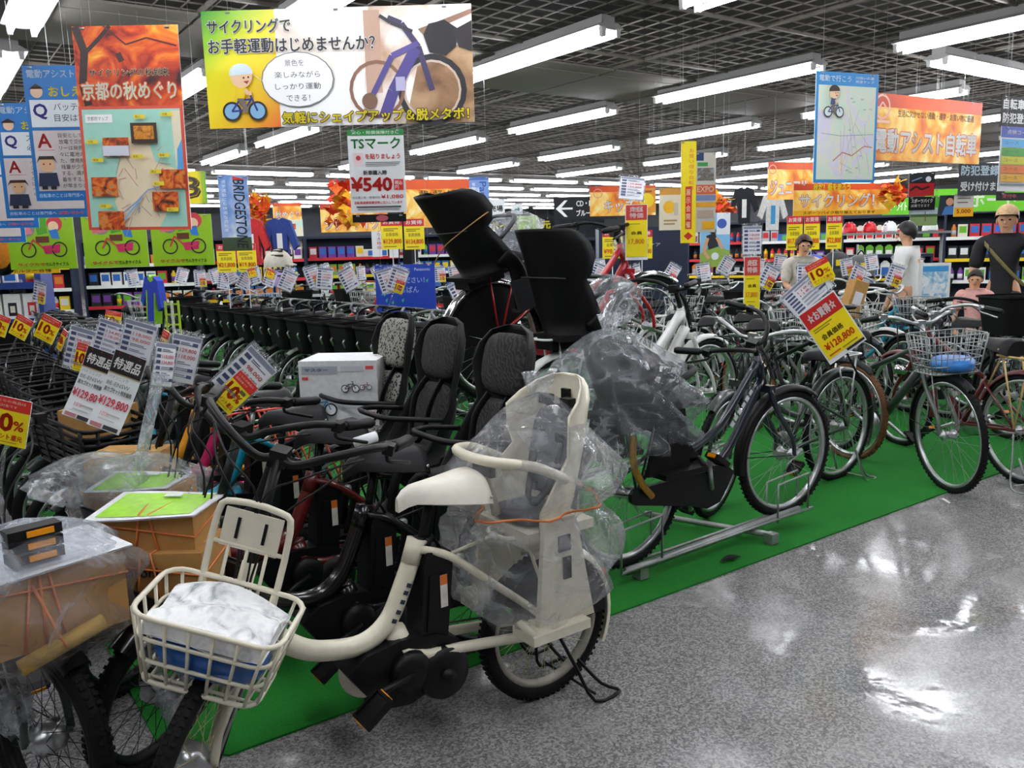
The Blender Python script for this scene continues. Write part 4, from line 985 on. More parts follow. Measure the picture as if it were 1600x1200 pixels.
def bike_print(cx, cy, s, asp, fr, tyre='#1c1c22', hub='#86b7dd', disc=True):
    """a small printed bicycle: two wheels and frame, s = wheel radius in board heights"""
    e = []
    for q in (-1, 1):
        e.append(('c', cx+q*1.35*s/asp, cy, s, tyre))
        e.append(('c', cx+q*1.35*s/asp, cy, s*.78, hub))
    p = lambda a, b: (cx+a*s/asp, cy-b*s)
    e += [('l', [p(-1.35, 0), p(-.5, 1.1), p(.75, 1.2), p(0, .1), p(-.5, 1.1)], s*.2, fr), ('l', [p(-1.35, 0), p(0, .1)], s*.18, fr), ('l', [p(1.35, 0), p(.65, 1.75)], s*.2, fr), ('l', [p(.3, 1.85), p(.95, 1.75)], s*.15, '#333333')]
    return e
def rider_print(cx, cy, s, asp, shirt, fr, hub='#86b7dd', hel='#dfeef5'):
    p = lambda a, b: (cx+a*s/asp, cy-b*s)
    e = bike_print(cx, cy, s, asp, fr, hub=hub)
    e += [('l', [p(-.5, 1.4), p(0, .7), p(.1, -.1)], s*.55, '#7c6d62'), ('p', [p(-.95, 1.3), p(.1, 1.3), p(.35, 2.6), p(-.75, 2.7)], shirt), ('l', [p(.2, 2.2), p(.5, 1.7), p(.85, 1.85)], s*.4, '#f0c39a'),
          ('c', *p(-.1, 3.5), s*1.15, '#f6cda6'), ('p', [p(-1.3, 3.6)]+[(p(-.1+1.25*math.cos(rad(q)), 3.75+1.05*math.sin(rad(q)))) for q in range(180, -1, -20)], hel), ('c', *p(.15, 3.35), s*.1, '#2c1a14'), ('c', *p(.65, 3.4), s*.1, '#2c1a14'), ('p', [p(.1, 3.0), p(.7, 3.05), p(.45, 2.7)], '#b33a2a')]
    return e
SHELFB = pm('grey_stand_steel', '#85878c', .5)
# 1 autumn cycling map banner at upper left
els = [('r', 0, 0, 1, .39, AUT), ('l', [(.03, .0), (.10, .12), (.06, .28), (.1, .38)], .04, '#2a0f0a'), ('l', [(.08, .14), (.25, .06), (.36, 0)], .02, '#2a0f0a'), ('l', [(.3, .0), (.5, .09), (.7, .06), (.98, .10)], .008, '#5a1a0c'),
       ('l', [(.42, .13), (.45, .17)], .03, '#4a160c'), ('t', .13, .205, .036, '#fbe3c4', 'サイクリングの秋到来', .05, .76), ('t', .13, .205, .036, '#241f20', 'サイクリングの秋到来', .012, .76),
       ('t', .05, .268, .085, '#f06a18', '京都の秋めぐり', .07, .90), ('t', .05, .268, .085, '#fff6e0', '京都の秋めぐり', .02, .90),
       ('r', 0, .385, 1, .615, '#e2573f'), ('r', .03, .40, .94, .585, '#a6dccb'), ('p', [(.42, .55), (.62, .5), (.70, .66), (.92, .70), (.86, .84), (.7, .985), (.36, .985), (.28, .86), (.33, .7)], '#eddcbb'), ('p', [(.88, .41), (.97, .41), (.97, .72), (.90, .68)], '#eadfc2'), ('p', [(.92, .6), (.97, .55), (.97, .73), (.91, .72)], '#59a9e6'),
       ('r', .06, .425, .26, .04, '#ffffff'), ('t', .08, .435, .02, '#444444', '京都府マップ', .01, .2)]
for i in range(22): a = rn.uniform(.36, .8); q = rn.uniform(.55, .95); els.append(('l', [(a, q), (a+rn.uniform(-.12, .12), q+rn.uniform(-.1, .1))], .0035, rn.choice(['#b9a48c', '#c58d86', '#8fa3b8', '#a8a08e'])))
els += [('l', [(.3, .94), (.5, .86), (.62, .80), (.8, .78), (.95, .74)], .006, '#7c9bd0'), ('l', [(.35, .96), (.45, .9), (.55, .84)], .008, '#86b2e0')]
for x, y in ((.22, .54), (.50, .47), (.08, .735), (.74, .70), (.12, .905), (.66, .81)): els.append(('r', x, y, .25, .095, AUT2))
els.append(('r', .50, .47, .25, .1, '#3a2a20')); els.append(('r', .53, .485, .19, .065, picture('gate_photo', ['#7a3a12', '#d88a20', '#e8b040'], 22)))
els.append(('r', .22, .58, .25, .05, '#d9dce6'))
for x, y in ((.54, .43), (.8, .42), (.07, .55), (.11, .64), (.75, .62), (.66, .70), (.68, .76), (.15, .87), (.80, .89), (.5, .625)): els.append(('r', x, y, .11, .02, '#f2dc3c')); els.append(('t', x+.015, y+.004, .012, '#7a5a10', rn.choice(['大原', '嵐山', '高雄', '鞍馬', '伏見']), .0))
board('map_banner', 'tall autumn leaf banner with a city cycling map, hanging at upper left', 'banner', (1.07, 4.97, 2.17), 38, .57, 1.06, els, wires=2, roll=-1.)
# 2-5 blue question boards
def qa(nm, lab, c, yaw, w_, h_, q, a):
    e = [('r', 0, 0, 1, 1, '#1b78c6'), ('t', .05, .03, .06, '#cfe4f6', '電動アシスト自転車', .02, .9), ('c', .15, .19, .045, '#f0c8a8'), ('p', [(.06, .17), (.15, .13), (.24, .17), (.2, .15), (.1, .15)], '#4a2f22'), ('t', .3, .155, .07, '#f4e23a', 'おしえて！', .03, .6),
         ('r', .05, .25, .9, .20, '#e6edf2'), ('t', .09, .28, .11, '#4a3fa6', 'Q', .03)]+[('t', .34, .275+.08*i, .055, '#3a3a40', s, .006) for i, s in enumerate(q)]
    e += [('r', .05, .475, .9, .45, '#d8cdcb'), ('t', .10, .50, .10, '#d8383a', 'A', .03), ('l', [(.10, .62), (.3, .62)], .004, '#c86a66')]+[('t', .36, .495+.047*i, .034, '#44403e', s, .0) for i, s in enumerate(a)]
    e += [('c', .19, .73, .055, '#e5b58c'), ('p', [(.06, .72), (.1, .665), (.28, .665), (.32, .72), (.28, .69), (.1, .69)], '#3a2418'), ('p', [(.08, .79), (.30, .79), (.32, .89), (.06, .89)], '#1d2b4a'), ('r', .10, .89, .07, .025, '#141414'), ('r', .21, .89, .07, .025, '#141414'), ('c', .15, .725, .006, '#2a1a12'), ('c', .23, .725, .006, '#2a1a12'),
          ('t', .06, .945, .03, '#cfe4f6', '自転車のことは専門係へ', .0, .55), ('t', .64, .945, .03, '#ff5548', 'お問い合わせ', .02, .3)]
    board('question_board', lab, 'sign board', c, yaw, w_, h_, e, wires=2)
qa('a', 'blue question and answer board about batteries, overlapped by the autumn banner', (.88, 5.74, 2.23), 30, .46, .78, ['バッテリーの', '目安は？'], ['目安として', '放電で交換', 'リーは発熱', '々に電池の', 'た、使用頻', '残量が少な', 'する、満充', '着をする、', 'が早まりま'])
qa('b', 'blue question and answer board, second from the autumn banner', (.80, 6.38, 2.13), 28, .52, .73, ['スピードは', '必要？'], ['ペダルを', 'シフトして', 'せん。', 'と回して', 'はアシスト', 'ペダル', '々の力'])
qa('c', 'blue question and answer board, third from the autumn banner at the left edge', (.56, 7.1, 2.06), 28, .56, .68, ['運転', '度で'], ['最適な', 'うに設定', 'シス', '交通', 'たく', '免許', 'でも'])
qa('d', 'lowest blue board partly cut by the left edge', (.52, 7.8, 1.93), 28, .60, .6, ['免許', '度'], ['必要は', 'ありま', 'せん'])
# 6 big cycling banner
A = 1.6/.67
ba = [('r', 0, 0, .28, 1, gradv('green_yellow_orange', ['#2fa32a', '#9ad41c', '#f4ea10', '#fde012', '#fbc018', '#ef7a1c'], (.75, 0, -.8), (-.8, 0, .335), .84)), ('r', .27, 0, .73, 1, picture('sepia_sunlight', ['#7a4c34', '#c9a184', '#f0e0d2', '#ffffff', '#ffffff'], 2.6, .6)),
      ('p', [(.27, 0), (.62, 0), (.58, 1), (.27, 1)], picture('bright_glow', ['#e8cdb8', '#fff6ec', '#ffffff', '#ffffff'], 2., .4)), ('p', [(.80, .45), (1, .3), (1, 1), (.74, 1)], picture('sepia_ground', ['#5c3d26', '#9a7350', '#c9a67e'], 4, .6)), ('r', .60, .03, .06, .7, '#c8a28c'), ('p', [(.8, .2), (1, .04), (1, .08), (.82, .25)], '#8d6b58')]
P2 = lambda *q: [(a, b) for a, b in q]
ba += [('o', .845, .72, .31, '#1b1a20', .055), ('o', .845, .72, .26, '#cdb9a8', .02), ('o', .64, .70, .25, '#8d6048', .03), ('l', P2((.845, .72), (.80, .35), (.74, .15), (.69, .10)), .05, '#3a2f5c'), ('l', P2((.79, .36), (.70, .72), (.66, .95)), .10, '#4a3e8c'), ('l', P2((.70, .42), (.61, .80)), .05, '#4a3e8c'), ('l', P2((.70, .42), (.80, .32)), .05, '#574a98'),
       ('p', P2((.82, .25), (.84, .16), (.90, .13), (.945, .20), (.94, .35), (.90, .43), (.84, .40)), '#17141a'), ('p', P2((.93, .22), (1, .14), (1, .4), (.95, .36)), '#221c20'), ('l', P2((.66, .08), (.70, .14), (.78, .22)), .03, '#2b2430'), ('c', .61, .80, .07, '#7a5640'), ('r', .71, .6, .035, .12, '#b8b4d6')]
ba += [('t', .02, .08, .115, '#f4f6e8', 'サイクリングで', .05, .31), ('t', .02, .08, .115, '#3b4250', 'サイクリングで', .014, .31), ('t', .02, .24, .125, '#f8f6ee', 'お手軽運動はじめませんか？', .05, .62), ('t', .02, .24, .125, '#3f4350', 'お手軽運動はじめませんか？', .014, .62)]
ba += [('c', .345, .60, .238, '#7c7a78', 1.37), ('p', [(.19, .56), (.17, .53), (.22, .62)], '#ffffff'), ('c', .345, .60, .23, '#ffffff', 1.37), ('t', .30, .43, .055, '#5b6068', '景色を', .01), ('t', .26, .53, .055, '#5b6068', '楽しみながら', .0, .17), ('t', .26, .63, .055, '#4b5058', 'しっかり運動', .01, .17), ('t', .30, .73, .055, '#5b6068', 'できる！', .01)]
ba += rider_print(.14, .86, .085, A, '#f5d414', '#27348a')
ba += [('t', .28, .88, .10, '#3a2a12', '気軽にシェイプアップ＆脱メタボ！', .085, .70), ('t', .28, .88, .10, '#fbe823', '気軽にシェイプアップ＆脱メタボ！', .025, .70)]
board('cycling_banner', 'wide photo banner inviting people to take up cycling, hanging top centre', 'banner', (2.23, 4.84, 2.58), 36, 1.60, .67, ba, wires=3)
# 7 mark sticker price board
board('price_board', 'white price board with green heading hung under the wide cycling banner', 'sign board', (3.05, 6.03, 2.10), 31, .43, .63, [('r', 0, 0, 1, .075, '#1c8a3c'), ('t', .08, .018, .04, '#e8f5ea', '安心・賠償保険付きに', .01, .84), ('t', .06, .10, .13, '#1c8f42', 'TSマーク', .03, .87), ('r', .09, .28, .17, .15, '#f4d9dc'), ('c', .175, .34, .03, '#c23a46'), ('t', .30, .29, .065, '#e2483e', 'を貼りましょう', .025, .62), ('r', .3, .39, .62, .01, '#777777'), ('r', .3, .41, .6, .01, '#777777'), ('r', .3, .43, .55, .01, '#999999'),
      ('t', .25, .49, .055, '#2b2b2b', '新車購入時', .025, .42), ('t', .03, .575, .16, '#e22a2a', '¥540', .045, .72), ('r', .79, .60, .17, .13, '#e22a2a'), ('t', .81, .615, .05, '#ffffff', '税込', .02, .13), ('t', .81, .675, .045, '#ffffff', '円', .02), ('t', .03, .80, .03, '#333333', '他店購入車・整備料別', .01, .5), ('t', .55, .785, .05, '#e2384a', '¥1,080', .03, .4), ('t', .07, .86, .035, '#d82a2a', '自転車損害賠償保険に加入しています', .02, .86), ('r', .1, .92, .8, .02, '#555555'), ('r', .12, .955, .75, .012, '#888888')], wires=2)
board('black_sign', 'small black sign with a red oval below the white price board', 'sign', (3.08, 6.09, 1.745), 31, .42, .06, [('c', .55, .5, .4, '#c85a68', 2.0)], base=BLACK, wires=2)
# 8-9 maker banners
board('maker_banner', 'narrow blue vertical maker banner left of the price board', 'banner', (2.28, 7.15, 1.83), 30, .24, .62, [('r', 0, 0, 1, 1, picture('blue_sky_print', ['#5f86c8', '#7fa2dc', '#a9bfe6', '#e8eef6'], 4)), ('r', 0, .82, 1, .18, '#3f5138'), ('v', .10, .05, .058, '#e8eef8', '通学通勤にも快適な自転車', .17), ('s', .50, .05, .38, '#15171c', 'BRIDGESTONE', .92, .15), ('p', [(.5, .01), (.95, .06), (.5, .06)], '#d8382c')], wires=2)
board('maker_banner', 'narrow blue vertical maker banner behind the red bicycle child seat', 'banner', (5.08, 7.67, 1.96), 31, .21, .56, [('r', 0, 0, 1, 1, '#7d9fda'), ('r', .0, .2, .55, .8, picture('white_cloud_print', ['#9fb8e2', '#dfe6f2', '#ffffff'], 8)), ('r', 0, 0, 1, .06, '#4a6db8'), ('s', .50, .09, .36, '#2f57a8', 'Panasonic', .86), ('v', .12, .1, .07, '#f0f4fa', '電動自転車', .2)], wires=2)
board('aisle_sign', 'yellow aisle sign with a big numeral three at left', 'sign', (2.60, 9.48, 2.21), 30, .27, .34, [('r', .0, 0, 1, 1, grad('yellow_green_edge', ['#f7e414', '#f7e414', '#f7e414', '#4fb52a'], 0, .27)), ('t', .12, .2, .62, '#2a2418', '3', .04, .62), ('t', .08, .17, .62, '#c9962a', '3', .03, .62), ('t', .08, .17, .6, '#3a3018', '3', .0, .62)], wires=2)
# 10 three lime cycling posters and two strips
LIME = '#97c81e'
for i, (c, lab) in enumerate((((.93, 8.0, 1.62), 'lime green poster of a rider on a pink bicycle, left of three'), ((1.43, 7.66, 1.62), 'lime green poster of a rider on a pink bicycle, middle of three'), ((1.89, 7.36, 1.62), 'lime green poster of a rider on a pink bicycle, right of three'))):
    board('cycling_poster', lab, 'poster', c, 32, .54-.02*i, .42, [('r', 0, 0, 1, 1, LIME)]+[('c', .3, .2, .16, '#8a8a8a', 1.0), ('p', [(.12, .05), (.3, 0), (.38, .3), (.16, .34)], '#e37a8a'), ('p', [(.42, .0), (.6, 0), (.6, .3), (.45, .34)], '#58a82a'), ('c', .72, .12, .15, '#d43a4a', 1.), ('c', .7, .17, .1, '#f2cda8', 1.), ('p', [(.62, .25), (.75, .22), (.78, .42), (.66, .4)], '#2f7fd0'), ('r', .42, .36, .2, .12, '#6a3a24'), ('p', [(.5, .55), (.78, .52), (.76, .68), (.54, .70)], '#d4286e')]+[('o', .3, .62, .15, '#2a2a2a', .025), ('o', .76, .62, .15, '#2a2a2a', .025), ('l', [(.3, .62), (.38, .42), (.55, .62), (.76, .62)], .03, '#d43a4a'), ('t', .12, .87, .07, '#d8324a', 'サイクルで', .03, .4), ('t', .53, .87, .07, '#3a3a2a', 'でんきサイクル', .02, .35)], wires=2)
board('shelf_strip', 'yellow navigation strip sign at the left edge above the shelf', 'sign', (.66, 8.8, 1.47), 35, .40, .10, [('r', 0, 0, 1, 1, '#f0b81c'), ('r', 0, 0, .55, 1, '#e2452a'), ('t', .57, .2, .6, '#ffffff', 'ナビ', .03, .38)])
board('shelf_strip', 'thin yellow strip sign under the navigation strip', 'sign', (.80, 8.72, 1.395), 35, .75, .055, [('r', 0, 0, 1, 1, '#f2c01c'), ('t', .2, .2, .6, '#6a4a10', 'スマホホルダー各種', .02, .7)])
# 11 yellow price cards on stalks
def ycard(nm, lab, c, w_, h_, pr, yaw=34, head='お買得'):
    o = board('price_card', lab, 'price card', c, yaw, w_, h_, [('r', 0, 0, 1, .24, '#d8303a'), ('t', .1, .05, .13, '#ffe6e0', head, .03, .8), ('r', 0, .24, 1, .76, '#fbe51a'), ('r', .1, .32, .7, .03, '#8a7420'), ('r', .1, .38, .5, .03, '#8a7420'), ('t', .2, .46, .12, '#4a4018', '会員価格', .01, .6), ('t', .06, .66, .18, '#ee6a1a', pr, .03, .88), ('r', .1, .9, .6, .03, '#8a7420')])
    q = MB(); q.tube([(0, .008, -h_/2), (0, .008, .02-c[2])], .006, 5); q.box((0, .008, .01-c[2]), (.2, .2, .02)); q.build('stalk', pm('clear_grey_stalk', '#b9bcc0', .3), o); return o
for lab, c, w_, h_, pr in (('yellow price card left of a pair below the blue maker banner', (2.80, 9.19, 1.45), .2, .3, '¥21,800'), ('yellow price card right of a pair below the blue maker banner', (2.98, 9.06, 1.45), .2, .3, '¥19,800'), ('yellow price card left of a pair beside the black child seat back', (4.75, 9.09, 1.68), .25, .36, '¥129,800'), ('yellow price card right of a pair beside the black child seat back', (4.97, 8.94, 1.67), .24, .36, '¥134,800'),
      ('yellow price card left of the red bicycle stem', (6.54, 7.17, 1.49), .23, .32, '¥98,000'), ('yellow price card behind the red headed strip card', (6.81, 6.97, 1.48), .23, .32, '¥109,800'), ('first of three yellow price cards under the orange cycling banner', (9.10, 6.61, 1.57), .2, .42, '¥17,800'), ('second of three yellow price cards under the orange cycling banner', (9.27, 6.48, 1.57), .2, .42, '¥19,800'), ('third of three yellow price cards under the orange cycling banner', (9.50, 6.32, 1.57), .2, .42, '¥22,800')): ycard('y', lab, c, w_, h_, pr)
# 12 orange autumn category banners
def orange(lab, c, yaw, w_, h_, txt_, sub=None, extra=(), s=.34, y=.5, x=.08, fit=.86, base=GOLD):
    a = w_/h_
    e = [('r', 0, 0, 1, 1, base), ('r', 0, 0, 1, .2, grad('red_top_%d' % (len(lab)), ['#c83a1a', '#e2581c', '#e2581c', '#d8481a'], 0, w_))]
    if sub: e.append(('t', .22, .22, .11, '#5a2410', sub, .012, .7))
    e += [('t', x, y, s, '#e0631a', txt_, .06, fit), ('t', x, y, s, '#fffdf6', txt_, .022, fit)]+list(extra)
    return board('category_banner', lab, 'banner', c, yaw, w_, h_, e, wires=2)
orange('orange banner reading electric assist bicycle, hanging at upper right', (8.17, 4.45, 2.50), 6, 1.68, .60, '電動アシスト自転車', '生活に欠かせない通勤・通学・お買い物に最適', [('o', .085, .2, .19, '#f4b8a0', .035), ('l', [(.05, .25), (.085, .13), (.12, .22)], .03, '#f4b8a0'), ('r', .02, .40, .13, .04, '#f4c8b0')], s=.36, y=.52, x=.04, fit=.92)
orange('red orange banner reading junior cycle, behind the blue map board', (9.7, 6.98, 2.25), 14, 1.05, .48, 'ジュニアサイクル', None, [('o', .07, .2, .13, '#e79a82', .03)], s=.4, y=.48, x=.04, fit=1.25*.74)
orange('orange banner reading cycling with two exclamation marks', (9.17, 6.01, 1.95), 25, 1.26, .37, 'サイクリング！！', None, [('r', 0, .84, 1, .16, '#f4b41a'), ('t', .1, .865, .1, '#3a2a10', 'スポーツバイク取り揃えております', .02, .75), ('t', .2, .0, .22, '#e8e020', '秋だ！街を走ろう', .03, .38)], s=.42, y=.32, x=.06, fit=.9)
orange('red orange kids banner above the red bicycle handlebar', (8.45, 9.04, 2.10), 30, .96, .42, 'キッズ', None, [('o', .12, .24, .16, '#e79a82', .03), ('c', .85, .85, .14, '#b8cf2a')], s=.4, y=.46, x=.22, fit=.45)
orange('orange banner reading city cycle, left of the white price board', (5.29, 11.25, 1.96), 28, .95, .40, 'シティサイクル', None, s=.45, y=.48, x=.06, fit=.95)
orange('orange autumn banner behind the white price board and black seat back', (5.80, 9.71, 2.08), 30, .95, .62, '自転車', '通勤・通学・お買い物に', s=.34, y=.5, x=.4, fit=.5)
orange('small red orange banner hanging far back at left', (2.9, 11.6, 1.66), 30, .55, .34, 'スポーツ', None, s=.4, y=.45)
orange('orange autumn poster on top of the distant map stand', (5.27, 13.79, 2.17), 30, .47, .28, '秋めぐり', None, s=.35, y=.5)
board('map_poster', 'pale green map poster on the distant stand left of centre', 'poster', (5.27, 13.77, 1.70), 30, .47, .66, [('r', 0, 0, 1, 1, MAPP), ('r', .5, .1, .25, .14, AUT2), ('r', .6, .66, .25, .14, AUT2), ('r', .62, .5, .16, .1, '#e09a2a'), ('p', [(-.1, .3), (.4, .2), (.5, .5), (0, .55)], '#e8a07a')])
# 13 blue route map board
board('route_map', 'blue framed pastel route map board hanging at right of centre', 'sign board', (6.52, 4.26, 2.40), 14, .66, .89, [('r', 0, 0, 1, 1, '#2a8fd4'), ('t', .05, .03, .055, '#dbeefb', '電動で行こう', .02, .5), ('t', .62, .03, .025, '#dbeefb', '川沿いの道', .01, .3), ('t', .62, .065, .025, '#dbeefb', '周遊マップ', .01, .3), ('r', .04, .12, .92, .85, picture('pastel_map', ['#f2d6d4', '#cfe6d4', '#dfe3d0', '#d9d6ec', '#efe3c4'], 3.2)), ('l', [(.3, .8), (.45, .72), (.6, .75), (.8, .66), (.93, .67)], .012, '#c98d70'), ('l', [(.1, .55), (.4, .57), (.95, .55)], .006, '#8fb0c8')]
      +[('l', [(rn.uniform(.35, .9), rn.uniform(.2, .95)), (rn.uniform(.35, .9), rn.uniform(.2, .95))], .003, rn.choice(['#9a9aa6', '#b88a9a', '#88a8b8'])) for _ in range(14)]+[('t', rn.uniform(.45, .85), rn.uniform(.2, .9), .016, '#666670', rn.choice(['宇治', '橋本', '木津']), .0) for _ in range(12)]+rider_print(.27, .36, .05, .74, '#3a4a78', '#2a3a6a', hub='#d8e4e8', hel='#2a2018'), wires=2)
# 14 right edge boards
board('black_sign', 'black bicycle service sign cut by the right edge', 'sign', (8.21, 3.66, 2.56), 8, .50, .27, [('t', .06, .1, .32, '#f4f4f4', '自転車', .03, .6), ('t', .06, .54, .32, '#f4f4f4', '防犯登録', .03, .8)], base=BLACK, wires=2)
e = [('r', 0, 0, 1, .17, '#3a4fae'), ('t', .1, .05, .07, '#e6e8f6', '点検コース表', .02, .5)]
for k, (c0, c1, a) in enumerate((('#5ab0e6', '#f6b6bc', '500円'), ('#4fa53a', '#4fa53a', ''), ('#d2d234', '#f6b6bc', '1,000'), ('#ea8038', '#ea8038', ''), ('#ecb43a', '#f6b6bc', '2,000'))): e += [('r', .02, .19+.135*k, .42 if a else .96, .125, c0), ('t', .06, .225+.135*k, .05, '#5a5a5a', 'コース', .01, .25)]+([('r', .46, .195+.135*k, .5, .115, c1), ('t', .55, .215+.135*k, .07, '#e0404a', a, .02, .25)] if a else [])
board('price_table', 'white service table board with coloured rows at the right edge', 'sign board', (8.23, 3.56, 2.14), 8, .82, .55, e+[('r', .02, .88, .7, .03, '#888888')], wires=2)
board('black_sign', 'small black sign with a pink word under the coloured service table', 'sign', (8.23, 3.57, 1.82), 8, .8, .07, [('t', .1, .2, .5, '#e07a86', '受付中', .03, .25)], base=BLACK, wires=2)
board('black_sign', 'dark sign with white and blue writing above the green sign', 'sign', (9.51, 4.56, 2.08), 20, .62, .34, [('t', .05, .08, .3, '#d6ecf8', '防犯登録', .03, .8), ('t', .05, .58, .28, '#f2f2f2', '受け付けます', .03, .9)], base=pm('charcoal_board', '#2c2e33', .5), wires=2)
# 15 yellow vertical banner and grey sheet behind it
board('vertical_banner', 'narrow bright yellow vertical banner with a red diamond at its foot', 'banner', (6.15, 5.67, 1.96), 28, .15, .95, [('r', 0, 0, 1, 1, '#f9e018'), ('v', .5, .06, .052, '#e8574a', 'お買い得な自転車', .38), ('r', .30, .44, .42, .42, '#d8342a'), ('v', .33, .45, .08, '#f9e6c0', '展示会開催', .34), ('p', [(.5, .89), (.8, .93), (.5, .97), (.2, .93)], '#d8342a')], wires=1)
board('leaflet_panel', 'pale panel of stacked leaflets behind the yellow vertical banner', 'panel', (6.76, 6.0, 1.99), 28, .22, .80, [('r', 0, 0, 1, 1, '#c7c3b8'), ('r', .0, .0, .4, .1, '#223a6a'), ('r', .1, .12, .5, .05, '#3a9a4a'), ('r', .1, .19, .8, .16, picture('mountain_photo', ['#8a8f98', '#6a5a48', '#a8c4d8'], 12)), ('r', 0, .4, 1, .12, '#d8643a'), ('t', .1, .42, .07, '#f6e6d8', 'EXPO', .02, .8), ('r', 0, .53, 1, .07, '#7a86b0'), ('r', 0, .62, 1, .06, '#e8a42a'), ('r', .1, .72, .8, .1, '#b8a090'), ('r', .35, .86, .6, .1, '#f2b21a')], wires=2)
# 16-17 department signs at the back
board('department_sign', 'black hanging sign with a white left arrow to recorders and discs', 'sign', (10.66, 12.45, 2.18), 38, 1.2, .44, [('p', [(.03, .5), (.17, .15), (.22, .15), (.12, .46), (.3, .46), (.3, .54), (.12, .54), (.22, .85), (.17, .85)], '#f6f6f6'), ('t', .36, .16, .26, '#f6f6f6', 'CD・DVDソフト', .03, .6), ('t', .36, .57, .26, '#f6f6f6', 'ブルーレイソフト', .03, .6)], base=BLACK, wires=2)
board('department_sign', 'white hanging sign with two black characters near the middle', 'sign', (8.7, 12.6, 2.16), 38, .30, .35, [('t', .12, .32, .3, '#2a2a2a', '売場', .03, .76)], wires=2)
board('exit_sign', 'small white exit sign with a teal arrow, far middle', 'sign', (10.8, 14.86, 2.28), 35, .24, .22, [('l', [(.3, .5), (.62, .5)], .1, '#1a9a8c'), ('p', [(.56, .25), (.78, .5), (.56, .75)], '#1a9a8c')], wires=2)
board('department_sign', 'long green hanging sign at the right edge', 'sign', (11.56, 5.54, 1.94), 30, 1.56, .30, [('t', .12, .2, .6, '#f4fbe8', 'ックボード', .03, .7)], base=ink('#6cc52a'), wires=2)
board('department_sign', 'short green hanging sign left of the black and red poster', 'sign', (11.62, 6.75, 1.92), 31, .40, .24, [('t', .1, .25, .5, '#f4fbe8', 'ベル・ライト', .03, .8)], base=ink('#6cc52a'), wires=2)
board('department_sign', 'black cashier sign hanging behind the yellow vertical banner', 'sign', (12.0, 10.25, 2.12), 30, .62, .27, [('t', .05, .2, .55, '#f4f4f4', 'CASHIER', .03, .9), ('r', 0, .84, 1, .16, '#c83a3a')], base=BLACK, wires=2)
board('event_poster', 'black and red poster hanging right of the orange cycling banner', 'poster', (9.46, 5.20, 2.07), 36, .29, .26, [('r', 0, 0, 1, .45, '#15151a'), ('r', 0, .45, 1, .55, '#a8161c'), ('c', .75, .28, .12, '#d8dce0'), ('l', [(.1, .35), (.5, .2)], .05, '#6a8aa8'), ('l', [(.05, .75), (.3, .58), (.5, .72), (.8, .6)], .08, '#2a0a0c')], wires=2)
board('black_sign', 'small black caption sign below the black and red poster', 'sign', (9.52, 5.22, 1.86), 33, .31, .15, [('t', .1, .15, .3, '#f0f0f0', 'スポーツバイク', .02, .8), ('t', .1, .55, .22, '#c8c8c8', '試乗できます', .01, .7)], base=BLACK, wires=2)
board('landscape_poster', 'green park landscape photo under the caption sign', 'poster', (9.61, 5.24, 1.71), 34, .32, .2, [('r', 0, 0, 1, .45, '#c6d6e4'), ('r', 0, .35, 1, .2, '#4a6a3a'), ('r', 0, .5, 1, .5, '#8aa46a'), ('l', [(.55, .2), (.56, .75)], .05, '#6a5a48')], wires=2)
board('rider_photo', 'photo poster of a man in a blue shirt beside the green sign', 'poster', (9.88, 5.11, 1.84), 36, .29, .22, [('r', 0, 0, 1, 1, '#2b3540'), ('p', [(0, 0), (.18, 0), (.12, 1), (0, 1)], '#5ab52a'), ('c', .58, .34, .2, '#d9a07c'), ('p', [(.4, .26), (.58, .1), (.78, .26), (.76, .16), (.58, .04), (.42, .14)], '#241812'), ('p', [(.28, 1), (.4, .6), (.58, .54), (.8, .6), (.95, 1)], '#4a82c4')], wires=2)
board('price_poster', 'grey and yellow price poster left of the long green sign', 'poster', (9.35, 4.66, 1.81), 36, .21, .24, [('r', 0, 0, 1, .6, '#cfcac0'), ('l', [(.15, .2), (.85, .2)], .05, '#6a6a6a'), ('l', [(.15, .38), (.7, .38)], .05, '#6a6a6a'), ('r', 0, .6, 1, .4, '#f4b41c'), ('t', .15, .68, .2, '#a83a14', '5,000', .03, .7)])
pos = [('r', 0, 0, 1, 1, '#7db6dc'), ('p', [(0, .75), (.4, .6), (1, .7), (1, 1), (0, 1)], '#8fae4a'), ('r', .55, 0, .45, .4, '#d9dde4'), ('c', .72, .2, .09, '#3a56a8'), ('p', [(.2, .42), (.5, .36), (.62, .62), (.28, .68)], '#23262a'), ('l', [(.25, .46), (.12, .7), (.3, .84)], .06, '#d9a27e'), ('l', [(.55, .45), (.75, .66)], .055, '#d9a27e'), ('c', .42, .33, .06, '#2a2420'), ('c', .5, .8, .07, '#dfe3e6')]
board('rider_poster', 'pale blue poster of a cyclist leaning forward, mid right', 'poster', (8.67, 7.52, 1.51), 36, .39, .70, pos, wires=2)
board('lime_sign', 'lime green department sign far back in the middle', 'sign', (9.12, 12.24, 1.87), 36, .36, .32, [('t', .1, .15, .2, '#f2fae0', 'セール', .02, .6), ('t', .3, .5, .35, '#f2fae0', '秋', .03, .36)], base=ink('#a6d22a'), wires=2)
board('maker_cloth', 'royal blue cloth notice with white writing behind the basket row', 'banner', (3.85, 7.14, 1.13), 34, .57, .45, [('r', 0, 0, 1, 1, '#1f43b4'), ('t', .66, .08, .06, '#c8d4f4', 'Panasonic', .01, .26), ('t', .2, .27, .13, '#b8c8f0', 'ご覧ください！', .02, .62), ('t', .3, .47, .13, '#b8c8f0', 'いちばん', .02, .42)]+[('p', [(x, y), (x+.05, y-.05), (x+.03, y+.05)], '#4fc08a') for x, y in ((.15, .75), (.25, .8), (.42, .76), (.84, .35), (.12, .62))], wires=2)
